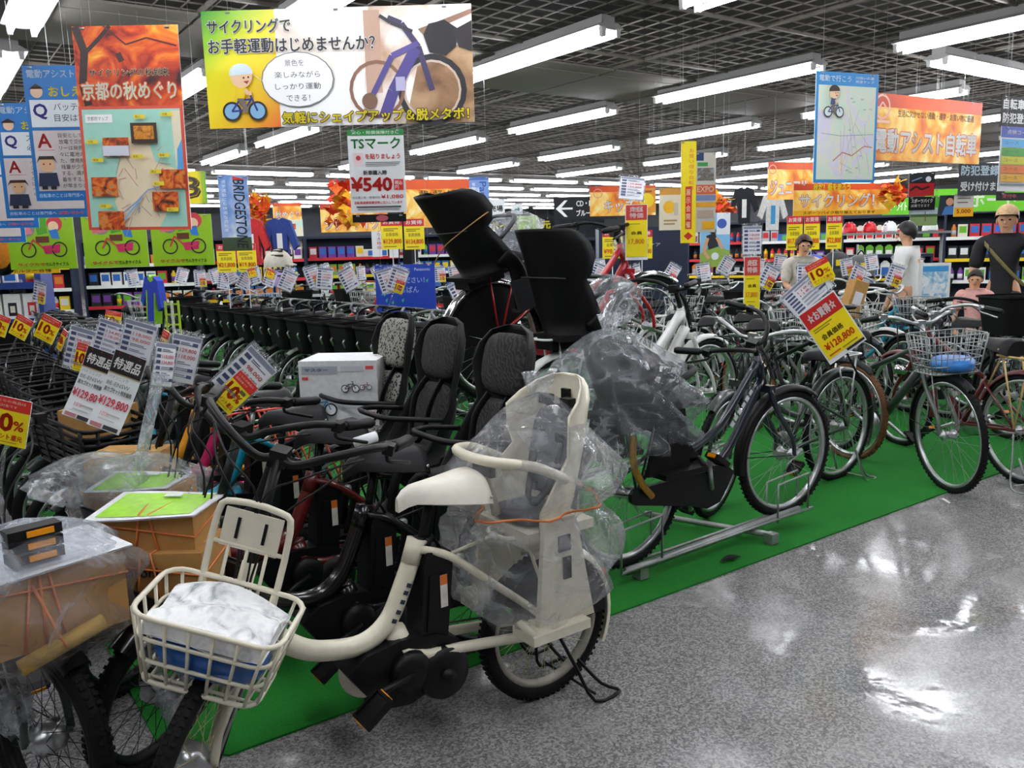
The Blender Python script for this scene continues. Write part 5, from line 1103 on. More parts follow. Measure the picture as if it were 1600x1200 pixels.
board('screen', 'white framed screen showing a blue sea picture between the shoppers', 'screen', (8.35, 4.40, 1.04), 34, .31, .37, [('r', .08, .08, .84, .84, picture('sea_picture', ['#4a9ad8', '#9acbe8', '#e8f2f8', '#ffffff'], 9)), ('r', .08, .08, .84, .15, '#4aa2e2'), ('r', .14, .72, .6, .1, '#e8eef8')], th=.03)
q = MB(); q.box((0, .05, -.19), (.12, .10, .02)); q.tube([(0, .05, -.19), (0, .05, .02-1.04)], .02, 8); q.box((0, .05, .01-1.04), (.3, .3, .02)); q.build('stand', SHELFB, bpy.data.objects['screen'])
# more distant boards, flags and hung clothes
board('flag', 'white and red vertical flag left of the dark pillar, far back', 'flag', (5.95, 11.9, 1.72), 30, .15, .66, [('v', .5, .03, .1, '#d8343c', '自転車祭り大特価', .5)], wires=2)
board('flag', 'white vertical flag with red characters beside the dark pillar, far back', 'flag', (6.16, 11.75, 1.70), 30, .14, .66, [('v', .3, .03, .11, '#c83a48', 'お客様感謝祭', .6)], wires=2)
b = MB(); b.box((0, 0, 1.05), (.17, .17, 2.1)); o = b.build('display_pillar', MATBLK); o.location = (6.45, 11.75, 0); o.rotation_euler = (0, 0, .4); tag(o, 'slim black pillar far back, left of the white price board', 'pillar')
board('department_sign', 'black hanging sign with bright yellow characters far back in the middle', 'sign', (10.4, 14.2, 1.92), 36, 1.4, .28, [('t', .04, .2, .6, '#f6e81c', 'ポイント還元', .04, .9)], base=BLACK, wires=2)
board('sun_poster', 'cream poster with a yellow disc left of the yellow vertical banner', 'poster', (7.0, 6.72, 1.86), 34, .25, .46, [('r', 0, 0, 1, 1, '#e6d9bf'), ('r', 0, 0, 1, .16, '#d89a3a'), ('c', .45, .45, .15, '#f2b81c'), ('r', .65, .35, .2, .3, '#cfc0a4'), ('r', .2, .75, .6, .04, '#a8905c'), ('r', .2, .83, .5, .04, '#a8905c')], wires=2)
board('sun_poster', 'orange and yellow round motif poster behind the upright strip card', 'poster', (7.6, 7.7, 2.02), 34, .22, .3, [('r', 0, 0, 1, 1, '#e0952a'), ('c', .5, .5, .3, '#f2d21c'), ('r', .2, .1, .6, .08, '#a84a1a')], wires=2)
for i, (c, m_, lb) in enumerate((((9.7, 7.9, 1.98), '#1c1e26', 'black jersey hung left of the junior cycle banner'), ((9.95, 7.6, 1.88), '#dcdcd8', 'white jersey hung under the junior cycle banner'), ((3.15, 9.35, 1.62), '#c82a2c', 'red jersey hung right of the blue maker banner'), ((3.42, 9.2, 1.62), '#26408c', 'navy blue jersey hung beside the red jersey'))):
    b = MB(); b.prism([(-.13, -.3), (.13, -.3), (.14, .1), (.24, -.12), (.33, -.06), (.20, .26), (.07, .30), (0, .27), (-.07, .30), (-.20, .26), (-.33, -.06), (-.24, -.12), (-.14, .1)], -.035, .035)
    o = b.build('hung_jersey', pm('jersey_cloth_'+m_[1:], m_, .8, var=.15)); o.location = c; o.rotation_euler = (0, 0, -rad(40)); o.scale = (.62, 1, .85); tag(o, lb, 'jersey')
    b = MB(); b.tube([(-.16, 0, .24), (0, 0, .31), (.16, 0, .24)], .01, 5); b.tube([(0, 0, .31), (0, 0, (3.47-c[2])/.85)], .004, 4); b.build('hanger', STEEL, o)
    b = MB(); b.prism([(-.05, -.2), (.05, -.2), (.05, .1), (-.05, .1)], -.038, .038); b.build('chest_stripe', ink('#e8e8e6' if i != 1 else '#3a9ad0'), o)
# leaf garlands
LEAFM = [pm('garland_leaf_orange', '#ef6a1a', .7, var=.25), pm('garland_leaf_red', '#d8341c', .7, var=.2), pm('garland_leaf_yellow', '#f2b41e', .7, var=.2)]
def garland(lab, c, rx, rz_, n, sd):
    r = random.Random(sd); b = MB()
    for _ in range(n):
        a = r.uniform(0, 6.28); q = r.random()**.5; p = V((c[0]+rx*q*cos(a), c[1]+.12*r.uniform(-1, 1), c[2]+rz_*r.uniform(-1, 1)))
        R_ = Mx.Rotation(r.uniform(0, 6.3), 3, 'Z') @ Mx.Rotation(r.uniform(0, 6.3), 3, 'X'); s = r.uniform(.05, .09)
        pts = [R_ @ V((s*x, s*y, z*s)) for x, y, z in ((0, -1, 0), (.5, -.3, .1), (1, .1, 0), (.4, .3, .12), (0, 1, 0), (-.4, .3, .12), (-1, .1, 0), (-.5, -.3, .1))]
        b.add([p+v for v in pts], [(0, 1, 7), (1, 2, 3), (3, 4, 5), (5, 6, 7), (1, 3, 5, 7)], r.randrange(3))
    o = b.build('leaf_garland', LEAFM); q = MB(); q.tube([c, (c[0], c[1], 3.55)], .003, 4); q.build('hanging_cord', STEEL, o); tag(o, lab, 'garland', kind='stuff')
garland('orange autumn leaf cluster hanging right of the blue maker banner', (3.35, 9.9, 2.02), .20, .18, 90, 1)
garland('yellow orange leaf garland hanging left of the white price board', (3.75, 8.2, 1.98), .16, .22, 80, 2)
garland('small orange leaf cluster at the right of the leaflet panel', (8.9, 7.6, 1.98), .14, .12, 50, 3)
garland('red leaf cluster at the right end of the cycling banner', (9.35, 5.5, 2.0), .12, .14, 50, 4)
# 18 cards and clear sleeves on the near bicycles
def ten_els(): return [('r', 0, 0, 1, .27, '#e2382a'), ('t', .08, .05, .06, '#ffd9cf', 'こちらの商品は', .01, .8), ('t', .08, .15, .06, '#ffd9cf', '全品対象です', .01, .6), ('r', 0, .27, 1, .73, '#fce41a'), ('t', .10, .34, .36, '#dd3a14', '10', .05, .52), ('t', .66, .46, .2, '#dd3a14', '%', .03, .24), ('t', .07, .76, .12, '#dd4a14', 'ポイント還元', .02, .84), ('r', .1, .92, .7, .02, '#b89a20')]
def sheet_els(sd):
    r = random.Random(sd); e = [('r', .03, .02, .94, .96, '#f0f1f7'), ('r', .03, .02, .94, .09, '#8f93a8')]
    for k in range(6):
        y = .14+.135*k; e.append(('r', .07, y, .2, .08, '#4d5478'))
        if k in (1, 2): e += [('t', .34, y, .09, '#e0707c', r.choice(['118,000', '129,800', '98,000', '134,800']), .02, .55)]
        else: e += [('r', .32, y+.01, .25+.2*r.random(), .02, '#666a80'), ('r', .32, y+.045, .4+.15*r.random(), .02, '#7a7e90')]+([('r', .72, y, .18, .07, '#4d5478')] if r.random() < .5 else [])
    return e
def sleeve(lab, c, yaw, w_, h_, roll, sd, pitch=0., ten=None, grp=None, stem=0.):
    o = board('price_sleeve', lab, 'price tag', c, yaw, w_, h_, None, base=SLEEVE, roll=roll, pitch=pitch, th=.002, group=grp)
    p = MB(); p.box((0, .0005, -.01*h_), (w_*.9, .0006, h_*.86)); po = p.build('paper', WHITEP, o)
    put('print', cached(('sheet', sd, w_, h_), lambda: print_mesh(w_*.9, h_*.86, sheet_els(sd))), po, Mx.Translation((0, 0, -.01*h_)))
    if ten:
        q = MB(); q.box((0, .0005, 0), (ten[2], .001, ten[3])); to = q.build('point_card', WHITEP, o, Mx.Translation((ten[0], -.006, ten[1])))
        put('print', cached(('ten', ten[2], ten[3]), lambda: print_mesh(ten[2], ten[3], ten_els())), to)
    if stem: q = MB(); q.tube([(0, .003, -h_/2+.01), (0, .003, -h_/2-stem)], .004, 5); q.build('stem', SLEEVE, o)
    return o
sleeve('clear price sleeve with a ten percent card hung on the cream bicycle handlebar', (.86, 2.73, 1.10), 35, .135, .215, -50, 1, ten=(.018, -.06, .082, .135))
sleeve('front clear price sheet above the right special selection paper', (.56, 2.81, 1.235), 35, .115, .15, -18, 2)
sleeve('clear price sheet behind the left special selection paper', (.52, 3.02, 1.235), 35, .11, .13, -20, 3)
sleeve('tilted clear price sheet beside the long clear strip', (.69, 2.80, 1.17), 20, .10, .18, -16, 4)
sleeve('blank side of a clear sleeve left of the tilted price sheet', (.625, 2.78, 1.16), -20, .08, .16, -14, 5)
sleeve('crumpled clear sleeve with a ten percent card over the baskets', (.455, 3.23, 1.19), 35, .10, .17, -18, 6, ten=(.02, -.03, .055, .10))
o = board('clear_strip', 'long narrow cloudy clear strip hanging beside the price sheets', 'strip', (.51, 2.52, 1.03), 35, .034, .29, None, base=FOG, roll=-17, th=.002)
def tok(lab, c, w_, h_, roll):
    b = MB(); f = lambda v: -.02*(1-v)**2*3*0+.025*sin(2.2*v)
    b.grid(5, 11, lambda u, v: ((u-.5)*w_, f(v), (v-.5)*h_)); o = b.build('special_paper', WHITEP); tag(o, lab, 'price paper')
    o.matrix_world = Mx.Translation(c) @ Mx.Rotation(-rad(35), 4, 'Z') @ Mx.Rotation(rad(-6), 4, 'X') @ Mx.Rotation(-rad(roll), 4, 'Y')
    me = print_mesh(w_, h_, [('r', .02, .01, .96, .28, '#2b2422'), ('p', [(.14, .03), (.2, .03), (.17, .055)], '#a02a2a'), ('p', [(.45, .03), (.51, .03), (.48, .055)], '#a02a2a'), ('p', [(.76, .03), (.82, .03), (.79, .055)], '#a02a2a'), ('t', .10, .09, .14, '#f4f2ee', '特選品', .02, .8, .2), ('r', .02, .29, .96, .012, '#b89a60'), ('t', .08, .325, .045, '#8a8a8a', 'パナソニック', .0, .6), ('t', .08, .40, .05, '#6a6a6a', 'BE-ENSW', .01, .7), ('t', .08, .475, .06, '#4a4a4a', '前カゴセット特別価格', .02, .84), ('t', .05, .60, .125, '#d4304a', '¥129,800', .02, .9), ('t', .25, .78, .05, '#e0707c', '10%', .01), ('r', .45, .79, .4, .02, '#b8b8b8'), ('r', .25, .86, .5, .016, '#c8c8c8'), ('r', .1, .93, .35, .05, '#c07a80'), ('r', .5, .93, .45, .05, '#2c2426')])
    for v in me.vertices: v.co.y += f((v.co.z/h_)+.5)
    put('print', me, o)
tok('special selection price paper with red price, in front of its twin', (.48, 2.80, 1.085), .105, .25, -22)
tok('special selection price paper, half hidden behind its twin', (.435, 2.99, 1.09), .105, .24, -22)
def tencard(lab, c, w_, h_, roll, yaw=35):
    o = board('point_card', lab, 'price tag', c, yaw, w_, h_, ten_els(), roll=roll, th=.002)
    q = MB(); q.tube([(0, .004, -h_/2+.01), (0, .006, -h_/2-.10), (.02, .006, -h_/2-.2)], .004, 5); q.build('stem', SLEEVE, o); return o
tencard('large yellow ten percent point card at the left edge', (.165, 2.47, 1.09), .105, .125, -15)
sleeve('clear sheet behind the large ten percent card at the left edge', (.10, 2.52, 1.16), 35, .12, .16, -10, 7)
tencard('ten percent card above the left basket row, third from the left edge', (.46, 4.08, 1.20), .085, .11, -30)
tencard('ten percent card above the left basket row, second from the left edge', (.42, 4.73, 1.17), .085, .11, -32)
tencard('ten percent card above the left basket row, at the left edge', (.36, 5.13, 1.16), .085, .11, -24)
tencard('thin turned ten percent card beside the third left card', (.50, 4.0, 1.155), .03, .10, -35, 60)
tencard('orange topped ten percent card above the front clear sheets', (.75, 4.25, 1.21), .075, .08, -12)
tencard('narrow ten percent card edge on between the clear sheets', (.64, 2.83, 1.215), .03, .10, -25, 60)
# right: large sale cards
o = board('sale_card', 'large tilted red and yellow sale card on the black city bicycle', 'price card', (3.77, 2.50, 1.05), 35, .22, .31, [('r', .03, .02, .94, .30, '#c92a26'), ('t', .14, .09, .16, '#f4e8e4', '☆お買得☆', .03, .72), ('r', .03, .32, .94, .60, '#fbe21a'), ('r', .1, .36, .5, .02, '#9a8420'), ('r', .1, .40, .4, .02, '#9a8420'), ('t', .18, .50, .10, '#3a3014', '会員価格', .02, .55), ('t', .12, .66, .14, '#ee5a1a', '¥128,800', .03, .76), ('r', .1, .85, .3, .03, '#d8641a'), ('r', .45, .86, .4, .02, '#9a8420'), ('r', .5, .925, .47, .04, '#2a2a2a')], roll=35, th=.003)
q = MB(); q.tube([(0, .01, -.1), (-.02, .02, -.30)], .006, 5); q.build('clip', BLACK, o)
sleeve('grey clear price sheet behind the large sale card', (3.86, 2.72, 1.22), 35, .28, .17, 42, 8)
tencard('small ten percent card stuck on the grey sheet by the sale card', (3.90, 2.67, 1.325), .125, .12, 27)
board('strip_card', 'upright red headed yellow strip card above the handlebars', 'price card', (4.58, 3.65, 1.20), 37, .11, .38, [('r', .03, .01, .94, .32, '#d0403c'), ('t', .2, .06, .1, '#f6e0dc', '超', .03, .6), ('t', .2, .18, .1, '#f6e0dc', '特価', .03, .6), ('r', .03, .33, .94, .62, '#f6e01c'), ('r', .15, .38, .5, .015, '#9a8420'), ('t', .25, .48, .06, '#5a4a14', '会員', .02, .5), ('t', .15, .62, .1, '#f2a01a', '17,800', .03, .7), ('r', .2, .78, .5, .015, '#b89a20')], th=.003)
sleeve('grey clear sheet above the upright strip card', (4.66, 3.72, 1.50), 37, .14, .22, 0, 9)
board('strip_card', 'upright red headed yellow strip card clipped on the red bicycle', 'price card', (3.49, 3.62, 1.56), 37, .13, .32, [('r', .03, .01, .94, .27, '#d0403c'), ('t', .2, .04, .09, '#f6e0dc', '超', .03, .6), ('t', .2, .15, .09, '#f6e0dc', '特価', .03, .6), ('r', .03, .28, .94, .66, '#f6e01c'), ('r', .15, .34, .5, .015, '#9a8420'), ('t', .25, .48, .06, '#5a4a14', '会員', .02, .5), ('t', .15, .62, .1, '#f2a01a', '17,800', .03, .7)], th=.003)
sleeve('glossy folded clear sheet above the red bicycle stem', (3.53, 3.70, 1.82), 37, .16, .17, -8, 10, pitch=-25)
# printed carton showing bicycles
b = MB(); b.box((0, 0, 0), (.36, .30, .30)); o = b.build('printed_box', pm('white_carton', '#d9dadb', .6)); o.location = (1.62, 3.62, .86); o.rotation_euler = (0, 0, rad(-40)); tag(o, 'white and grey printed carton with bicycle pictures by the leopard seat', 'box')
pe = [('r', .04, .08, .46, .12, '#a9b0ba'), ('t', .08, .11, .05, '#4a5058', 'マスター', .02, .3), ('r', .54, .08, .3, .08, '#c6cad0'), ('r', .86, .08, .1, .05, '#d8484a'), ('r', .04, .24, .08, .04, '#d8484a'), ('r', .54, .62, .42, .1, '#c6cad0'), ('r', .84, .78, .12, .05, '#d8484a')]+bike_print(.28, .74, .1, 1.2, '#4a90b8', hub='#e8eaec')+bike_print(.66, .42, .06, 1.2, '#444444', hub='#e8eaec')+bike_print(.86, .40, .04, 1.2, '#884444', hub='#e8eaec')
put('print', print_mesh(.36, .30, pe), o, Mx.Translation((0, -.1505, 0)))
# ---------------------------------------------------------------- long rows of bicycles farther back
def mplace(o, c, yaw, roll=0., pitch=0.):
    o.matrix_world = Mx.Translation(c) @ Mx.Rotation(-rad(yaw), 4, 'Z') @ Mx.Rotation(rad(pitch), 4, 'X') @ Mx.Rotation(-rad(roll), 4, 'Y')
_sl = {}
def sleeve_bg(lab, c, yaw, roll, kind, grp, pitch=0.):
    if kind not in _sl:
        if kind == 0: o = sleeve(lab, c, yaw, .15, .22, roll, 20, ten=(.03, -.05, .07, .10), grp=grp, stem=.16)
        elif kind == 1: o = sleeve(lab, c, yaw, .16, .22, roll, 21, grp=grp, stem=.16)
        else: o = sleeve(lab, c, yaw, .14, .20, roll, 22, ten=(-.01, .04, .09, .09), grp=grp, stem=.16)
        _sl[kind] = o
    else: o = dup(_sl[kind], label=lab, group=grp)
    mplace(o, c, yaw, roll, pitch)
rb = random.Random(9)
def row(grp, lab, temps, spots, head, paint, cardlab, zc=1.06, dx=0., cards=True, jit=3):
    """one row of parked bicycles, each its own object, with a price sleeve on most handlebars"""
    for i, (x, y) in enumerate(spots):
        t = temps[i % len(temps)]; c = paint[i % len(paint)]; h = rad(head+rb.uniform(-jit, jit))
        l_ = lab % ordw[i]
        if not t[1]: t[1] = True; o = t[0]; o.location = (x, y, 0); o.rotation_euler = (0, 0, h); o['label'] = l_; o['group'] = grp
        else: dup(t[0], (x, y, 0), h, l_, grp, swap={t[2]: c} if c is not t[2] else None)
        if cards and rb.random() < .86:
            f = V((cos(h), sin(h), 0))*(.26+dx)
            sleeve_bg(cardlab % ordw[i], (x+f.x+rb.uniform(-.08, .08), y+f.y+rb.uniform(-.08, .08), zc+.12+rb.uniform(-.04, .05)), 35+rb.uniform(-25, 25), rb.uniform(-32, 32), rb.choice((0, 0, 1, 1, 2)), 'price sleeves on the parked rows')
def temp(c, **kw): o, _ = bike('parked bicycle', 0, -50, 0, fr=c, **kw); return [o, False, c]
TB = temp(BLACK, st='v', R=.33, wb=1.1, tw=.042, motor=0, batt=0, basket='tub', bm=MATBLK, bw=.43, bd=.33, bh=.30, bz=.62, lod=1, clips=1, case=1, mud=BLACK, light=0, cable=0)
row('black basket bicycles in the long middle row', 'black basket bicycle, %s from the camera in the middle row', [TB], [(3.46-.02*i, 4.92+.43*i) for i in range(14)], 180, [BLACK, NAVY, GUN], 'price sleeve on the %s black basket bicycle', zc=1.10, dx=.02, jit=1)
TS = temp(GUN, st='d', R=.34, wb=1.07, tw=.04, motor=0, batt=0, rack=0, mud=False, bar='flat', lod=0, light=0, cable=0, barm=SILVER, stand=0)
TC = temp(WHITE, st='v', R=.33, wb=1.1, tw=.042, motor=0, batt=0, lod=0, basket='wire', bm=STEEL, bw=.36, bd=.27, bh=.22, bz=.72, bwires=(5, 4), barm=SILVER, light=0, cable=0)
TK = temp(BLACK, st='v', R=.33, wb=1.1, tw=.042, motor=0, batt=0, lod=0, basket='tub', bm=MATBLK, bw=.40, bd=.31, bh=.26, bz=.70, mud=BLACK, light=0, cable=0)
row('bicycles in the row behind the red bicycle', 'bicycle, %s from the camera in the row behind the red bicycle', [TS, TC, TK], [(5.55, 5.55+.5*i) for i in range(12)], 180, [GUN, WHITE, BLACK, NAVY, RED, SILVER], 'price sleeve on the %s bicycle of the row behind the red one')
TM = temp(BLACK, st='d', R=.34, wb=1.07, tw=.045, motor=0, batt=0, rack=0, mud=False, bar='flat', lod=1, light=0, stand=0)
TW = temp(GUN, st='v', R=.33, wb=1.1, tw=.042, motor=0, batt=0, lod=1, basket='wire', bm=STEEL, bw=.36, bd=.27, bh=.22, bz=.72, bwires=(7, 5), barm=SILVER, light=0)
row('bicycles in the first row at right', 'bicycle, %s from the left in the first right hand row', [TW, TM], [(5.7+.46*i, 4.62) for i in range(5)], -95, [SILVER, BLACK, NAVY, WHITE, TEAL], 'price sleeve on the %s bicycle of the first right hand row')
row('bicycles in the second row at right', 'bicycle, %s from the left in the second right hand row', [TC, TS, TK], [(6.5+.47*i, 6.5) for i in range(5)]+[(9.0+.47*i, 6.0) for i in range(4)], -95, [WHITE, BLACK, SILVER, NAVY, RED], 'price sleeve on the %s bicycle of the second right hand row')
row('bicycles in the third row at right', 'bicycle, %s from the left in the third right hand row', [TS, TK, TC], [(6.9+.5*i, 8.6) for i in range(8)], -90, [BLACK, GUN, NAVY, WHITE], 'price sleeve on the %s bicycle of the third right hand row')
row('bicycles near the right edge', 'bicycle, %s from the carpet edge at far right', [TM, TW], [(6.75+.47*i, 2.95) for i in range(4)], -100, [BLACK, GUN, NAVY], 'price sleeve on the %s far right bicycle')
row('bicycles in the row far left', 'dark bicycle, %s from the camera in the far left row', [TK, TS], [(1.15, 8.15+.5*i) for i in range(8)], 180, [BLACK, GUN, NAVY, BLACK], 'price sleeve on the %s dark bicycle of the far left row', zc=1.1)
row('bicycles in the last row at left', 'bicycle, %s from the left in the last row before the shelves', [TC, TK, TS], [(2.4+.5*i, 11.9) for i in range(9)], -90, [GUN, BLACK, WHITE, RED], 'price sleeve on the %s bicycle of the last row')
# ---------------------------------------------------------------- shelves with goods
NAVYSH = pm('navy_shelf_panel', '#1f2740', .5, var=.06); SHELFM = pm('grey_shelf_steel', '#8a8c90', .5, var=.05); BLUESH = pm('blue_shelf_panel', '#22408a', .5, var=.06)
PK = [ink(c, .4) for c in ('#f2f2ee', '#d8303a', '#f6d21c', '#2f6fc4', '#222428', '#e8862a', '#6cb52a', '#b9bdc4', '#e9e2d0', '#7a3fa0')]
_pk = {}
PKN = ('white', 'red', 'yellow', 'blue', 'black', 'orange', 'green', 'silver', 'cream', 'purple')
def ordn(i): return ordw[min(i, 14)]
def pack(kind, c0, c1):
    k = (kind, c0, c1)
    if k in _pk: return _pk[k]
    b = MB()
    if kind == 0: b.box((0, 0, .10), (.13, .08, .20)); b.box((0, -.041, .12), (.10, .002, .10), mi=1)
    elif kind == 1: b.box((0, 0, .07), (.2, .12, .14)); b.box((.03, -.061, .07), (.10, .002, .09), mi=1)
    elif kind == 2: b.prism([(-.06, 0), (.06, 0), (.06, .2), (.02, .24), (-.02, .24), (-.06, .2)], -.02, .02); b.box((0, -.021, .09), (.09, .002, .12), mi=1)
    else: b.lathe([(.032, 0), (.036, .01), (.036, .15), (.016, .18), (.016, .20)], 10); b.lathe([(.0365, .04), (.0365, .11)], 10, mi=1)
    _pk[k] = mesh_of(b, ('carton', 'carton', 'pouch_pack', 'bottle')[kind], [PK[c0], PK[c1]]); return _pk[k]
PN = ('boxed_part', 'boxed_part', 'hanging_pack', 'bottle'); PC = ('box', 'box', 'packet', 'bottle')
def shelf(lab, where, x, y, yaw, w_, h_, n, panel=NAVYSH, per=8):
    t = thing('shelf_unit', lab, 'shelf', (x, y, 0), -rad(yaw))
    b = MB(); b.box((0, .22, h_/2), (w_, .03, h_)); b.build('back_panel', panel, t)
    for s in (-1, 1): b = MB(); b.box((s*w_/2, .0, h_/2), (.03, .45, h_)); b.build('side_panel', panel, t)
    b = MB(); b.box((0, 0, h_-.02), (w_, .46, .04)); b.build('top_board', panel, t)
    M_ = t.matrix_basis
    for k in range(n):
        z = .12+(h_-.2)*k/n; b = MB(); b.box((0, 0, z), (w_-.04, .42, .025)); b.box((0, -.215, z), (w_-.04, .008, .05), mi=1); b.build('shelf_board', [SHELFM, PK[rb.choice((0, 1, 2, 0))]], t)
        if z < .55: continue
        x_ = -w_/2+.12; nn = -1; kd = rb.choice((0, 1, 2, 0, 3)); c0, c1 = rb.sample(range(10), 2)
        while x_ < w_/2-.1:
            if rb.random() < .35: kd = rb.choice((0, 1, 2, 0, 3)); c0, c1 = rb.sample(range(10), 2)
            o = put(PN[kd], pack(kd, c0, c1), None); p = V((x_, -.12, z+.0125)); R_ = Mx.Rotation(-rad(yaw), 3, 'Z'); o.location = V((x, y, 0))+R_ @ p; o.rotation_euler = (0, 0, -rad(yaw)+rb.uniform(-.1, .1))
            nn += 1; tag(o, '%s %s, %s along the %s board of %s' % (PKN[c0], PN[kd].replace('_', ' '), ordn(nn), ordn(k), where), PC[kd], 'goods on ' + where)
            x_ += (.16, .23, .15, .12)[kd]
wn = ['leftmost', 'second', 'third', 'fourth', 'fifth', 'sixth']
for i in range(5): shelf('navy accessory shelf, %s of the row along the back left' % wn[i], 'the %s back left shelf' % wn[i], 1.2+1.75*i, 13.9, 18, 1.6, 1.75, 5)
for i in range(6): shelf('navy accessory shelf, %s from the left in the row along the right' % wn[i], 'the %s right hand shelf' % wn[i], 13.6, 11.4-1.75*i, 62, 1.6, 1.85, 5)
shelf('low shelf of accessories just behind the white shirted man', 'the low shelf behind the shopper', 11.2, 6.9, 50, 1.6, 1.25, 4)
shelf('tall shelf with dark panels behind the red bicycle stem', 'the shelf behind the red bicycle', 8.6, 10.2, 35, 1.6, 1.6, 4)
# blue shelf at the left edge with white boxed lamps
t = thing('shelf_unit', 'blue accessory shelf with white boxed lights at the left edge', 'shelf', (.42, 9.2, 0), -rad(20))
for (c, d) in (((0, .2, .68), (1.3, .03, 1.36)), ((-.65, 0, .68), (.03, .42, 1.36)), ((.65, 0, .68), (.04, .42, 1.36))): b = MB(); b.box(c, d); b.build('panel', BLUESH, t)
for z in (.45, .93, 1.26): b = MB(); b.box((0, 0, z), (1.27, .4, .03)); b.box((0, -.205, z), (1.27, .01, .06), mi=1); b.build('shelf_board', [BLUESH, BLUESH], t)
R_ = Mx.Rotation(-rad(20), 3, 'Z'); k = 0
for row_, (z, n_) in enumerate(((.945, 8), (1.275, 8))):
    for i in range(n_):
        p = V((.42, 9.2, 0))+R_ @ V((-.56+.16*i, -.12, z))
        if row_ == 0:
            b = MB(); b.box((0, 0, .12), (.14, .08, .24)); b.box((0, -.041, .10), (.07, .002, .12), mi=1); b.box((0, -.0415, .10), (.04, .002, .06), mi=2)
            o = put('boxed_light', cached(('bl', i % 3), lambda: mesh_of(b, 'boxed_light', [PK[0], PK[(4, 1, 7)[i % 3]], PK[8]])))
            tag(o, 'white boxed bicycle light, %s along the middle board of the blue shelf' % ordw[i], 'box', 'white boxed lights')
        else:
            kd = (2, 0, 2, 3)[i % 4]; o = put(PN[kd], pack(kd, (8, 2, 1, 4, 8, 2, 0, 1)[i], (1, 4, 8, 2, 5, 1, 3, 2)[i])); tag(o, 'small coloured package, %s along the top board of the blue shelf' % ordw[i], PC[kd], 'packages on top of the blue shelf')
        o.location = p; o.rotation_euler = (0, 0, -rad(20))
# helmets
def helmet(lab, c, m, rz=0., s=1.):
    b = MB(); vs = lambda u, v: (.13*sin(pi*.55*v)*cos(2*pi*u), .10*sin(pi*.55*v)*sin(2*pi*u), .13*cos(pi*.55*v))
    b.grid(19, 8, vs); b.grid(19, 8, lambda u, v: tuple(.93*q for q in vs(1-u, v))); o = b.build('helmet', m); o.location = c; o.rotation_euler = (0, 0, rz); o.scale = (s, s, s); tag(o, lab, 'helmet')
    q = MB()
    for k in range(5): a = rad(-60+30*k); q.box((.0+.02*abs(k-2), .085*sin(a), .02+.108*cos(a)), (.11, .014, .012), Mx.Rotation(-a, 3, 'X'))
    q.build('vent', BLACK, o)
    q = MB(); q.box((.12, 0, .0), (.05, .12, .01), Mx.Rotation(.3, 3, 'Y')); q.build('visor', m, o)
    return o
t = thing('helmet_stand', 'thin stand carrying the two display helmets left of centre', 'stand', (3.24, 8.85, 0)); b = MB(); b.tube([(0, 0, .02), (0, 0, 1.36)], .015, 8); b.build('pole', STEEL, t); b = MB(); b.lathe([(.16, 0), (.16, .015), (.03, .03)], 16); b.build('base', STEEL, t)
helmet('pale grey helmet on top of the display stand', (3.24, 8.84, 1.37), pm('pale_grey_helmet', '#c9c4b4', .4), -.9, 1.25)
helmet('lilac and black helmet hung below the pale grey helmet', (3.20, 8.72, 1.17), pm('lilac_helmet', '#a48ac4', .4), -.9, 1.1)
HM = [pm('red_helmet', '#d8202a', .3), pm('white_helmet', '#eceef0', .3)]
HS = thing('helmet_shelf', 'long steel shelf carrying red and white helmets at right', 'shelf', (11.15, 6.55, 0), -rad(40))
b = MB(); b.box((0, 0, 1.54), (1.5, .35, .03)); b.build('shelf_board', SHELFM, HS)
for s in (-1, 1): b = MB(); b.tube([(s*.7, 0, 0), (s*.7, 0, 1.54)], .02, 6); b.build('post', SHELFM, HS)
for i, (m_, lb) in enumerate(((0, 'red helmet at the left end of the helmet shelf'), (0, 'second red helmet from the left on the helmet shelf'), (1, 'white helmet beside the red helmets on the helmet shelf'), (1, 'white helmet near the right end of the helmet shelf'), (1, 'white helmet at the right end of the helmet shelf'))):
    p = V((11.15, 6.55, 1.56))+Mx.Rotation(-rad(40), 3, 'Z') @ V((-.55+.27*i, -.02, .02)); helmet(lb, p, HM[m_], -2.4)
# jersey, lattice post, striped hood
b = MB(); b.prism([(-.13, -.3), (.13, -.3), (.14, .1), (.24, -.12), (.33, -.06), (.20, .26), (.07, .30), (0, .27), (-.07, .30), (-.20, .26), (-.33, -.06), (-.24, -.12), (-.14, .1)], -.035, .035)
o = b.build('cycling_jersey', pm('blue_jersey_cloth', '#2440b8', .7, var=.2)); o.location = (2.0, 9.06, 1.06); o.rotation_euler = (0, .15, -rad(75)); o.scale = (.62, 1, .8); tag(o, 'small blue and lime cycling jersey on display at left', 'jersey')
for nm, pl in (('side_stripe', [(-.14, -.3), (-.10, -.3), (-.11, .1), (-.15, .1)]), ('side_stripe', [(.10, -.3), (.14, -.3), (.15, .1), (.11, .1)]), ('collar', [(-.08, .25), (0, .22), (.08, .25), (.07, .31), (0, .28), (-.07, .31)])): b = MB(); b.prism(pl, -.038, .038); b.build(nm, ink('#8cc92a'), o)
b = MB(); b.tube([(0, 0, -1.3), (0, 0, .3)], .008, 5); b.build('display_pole', STEEL, o)
t = thing('lattice_post', 'lime green lattice post standing at left behind the tags', 'post', (1.86, 7.78, 0), -rad(30))
for s in (-1, 1): b = MB(); b.box((s*.055, 0, .55), (.016, .02, 1.1)); b.build('upright', ink('#a8c832'), t)
for k in range(12): b = MB(); b.box((0, 0, .08+.09*k), (.10, .016, .014)); b.build('rung', ink('#a8c832'), t)
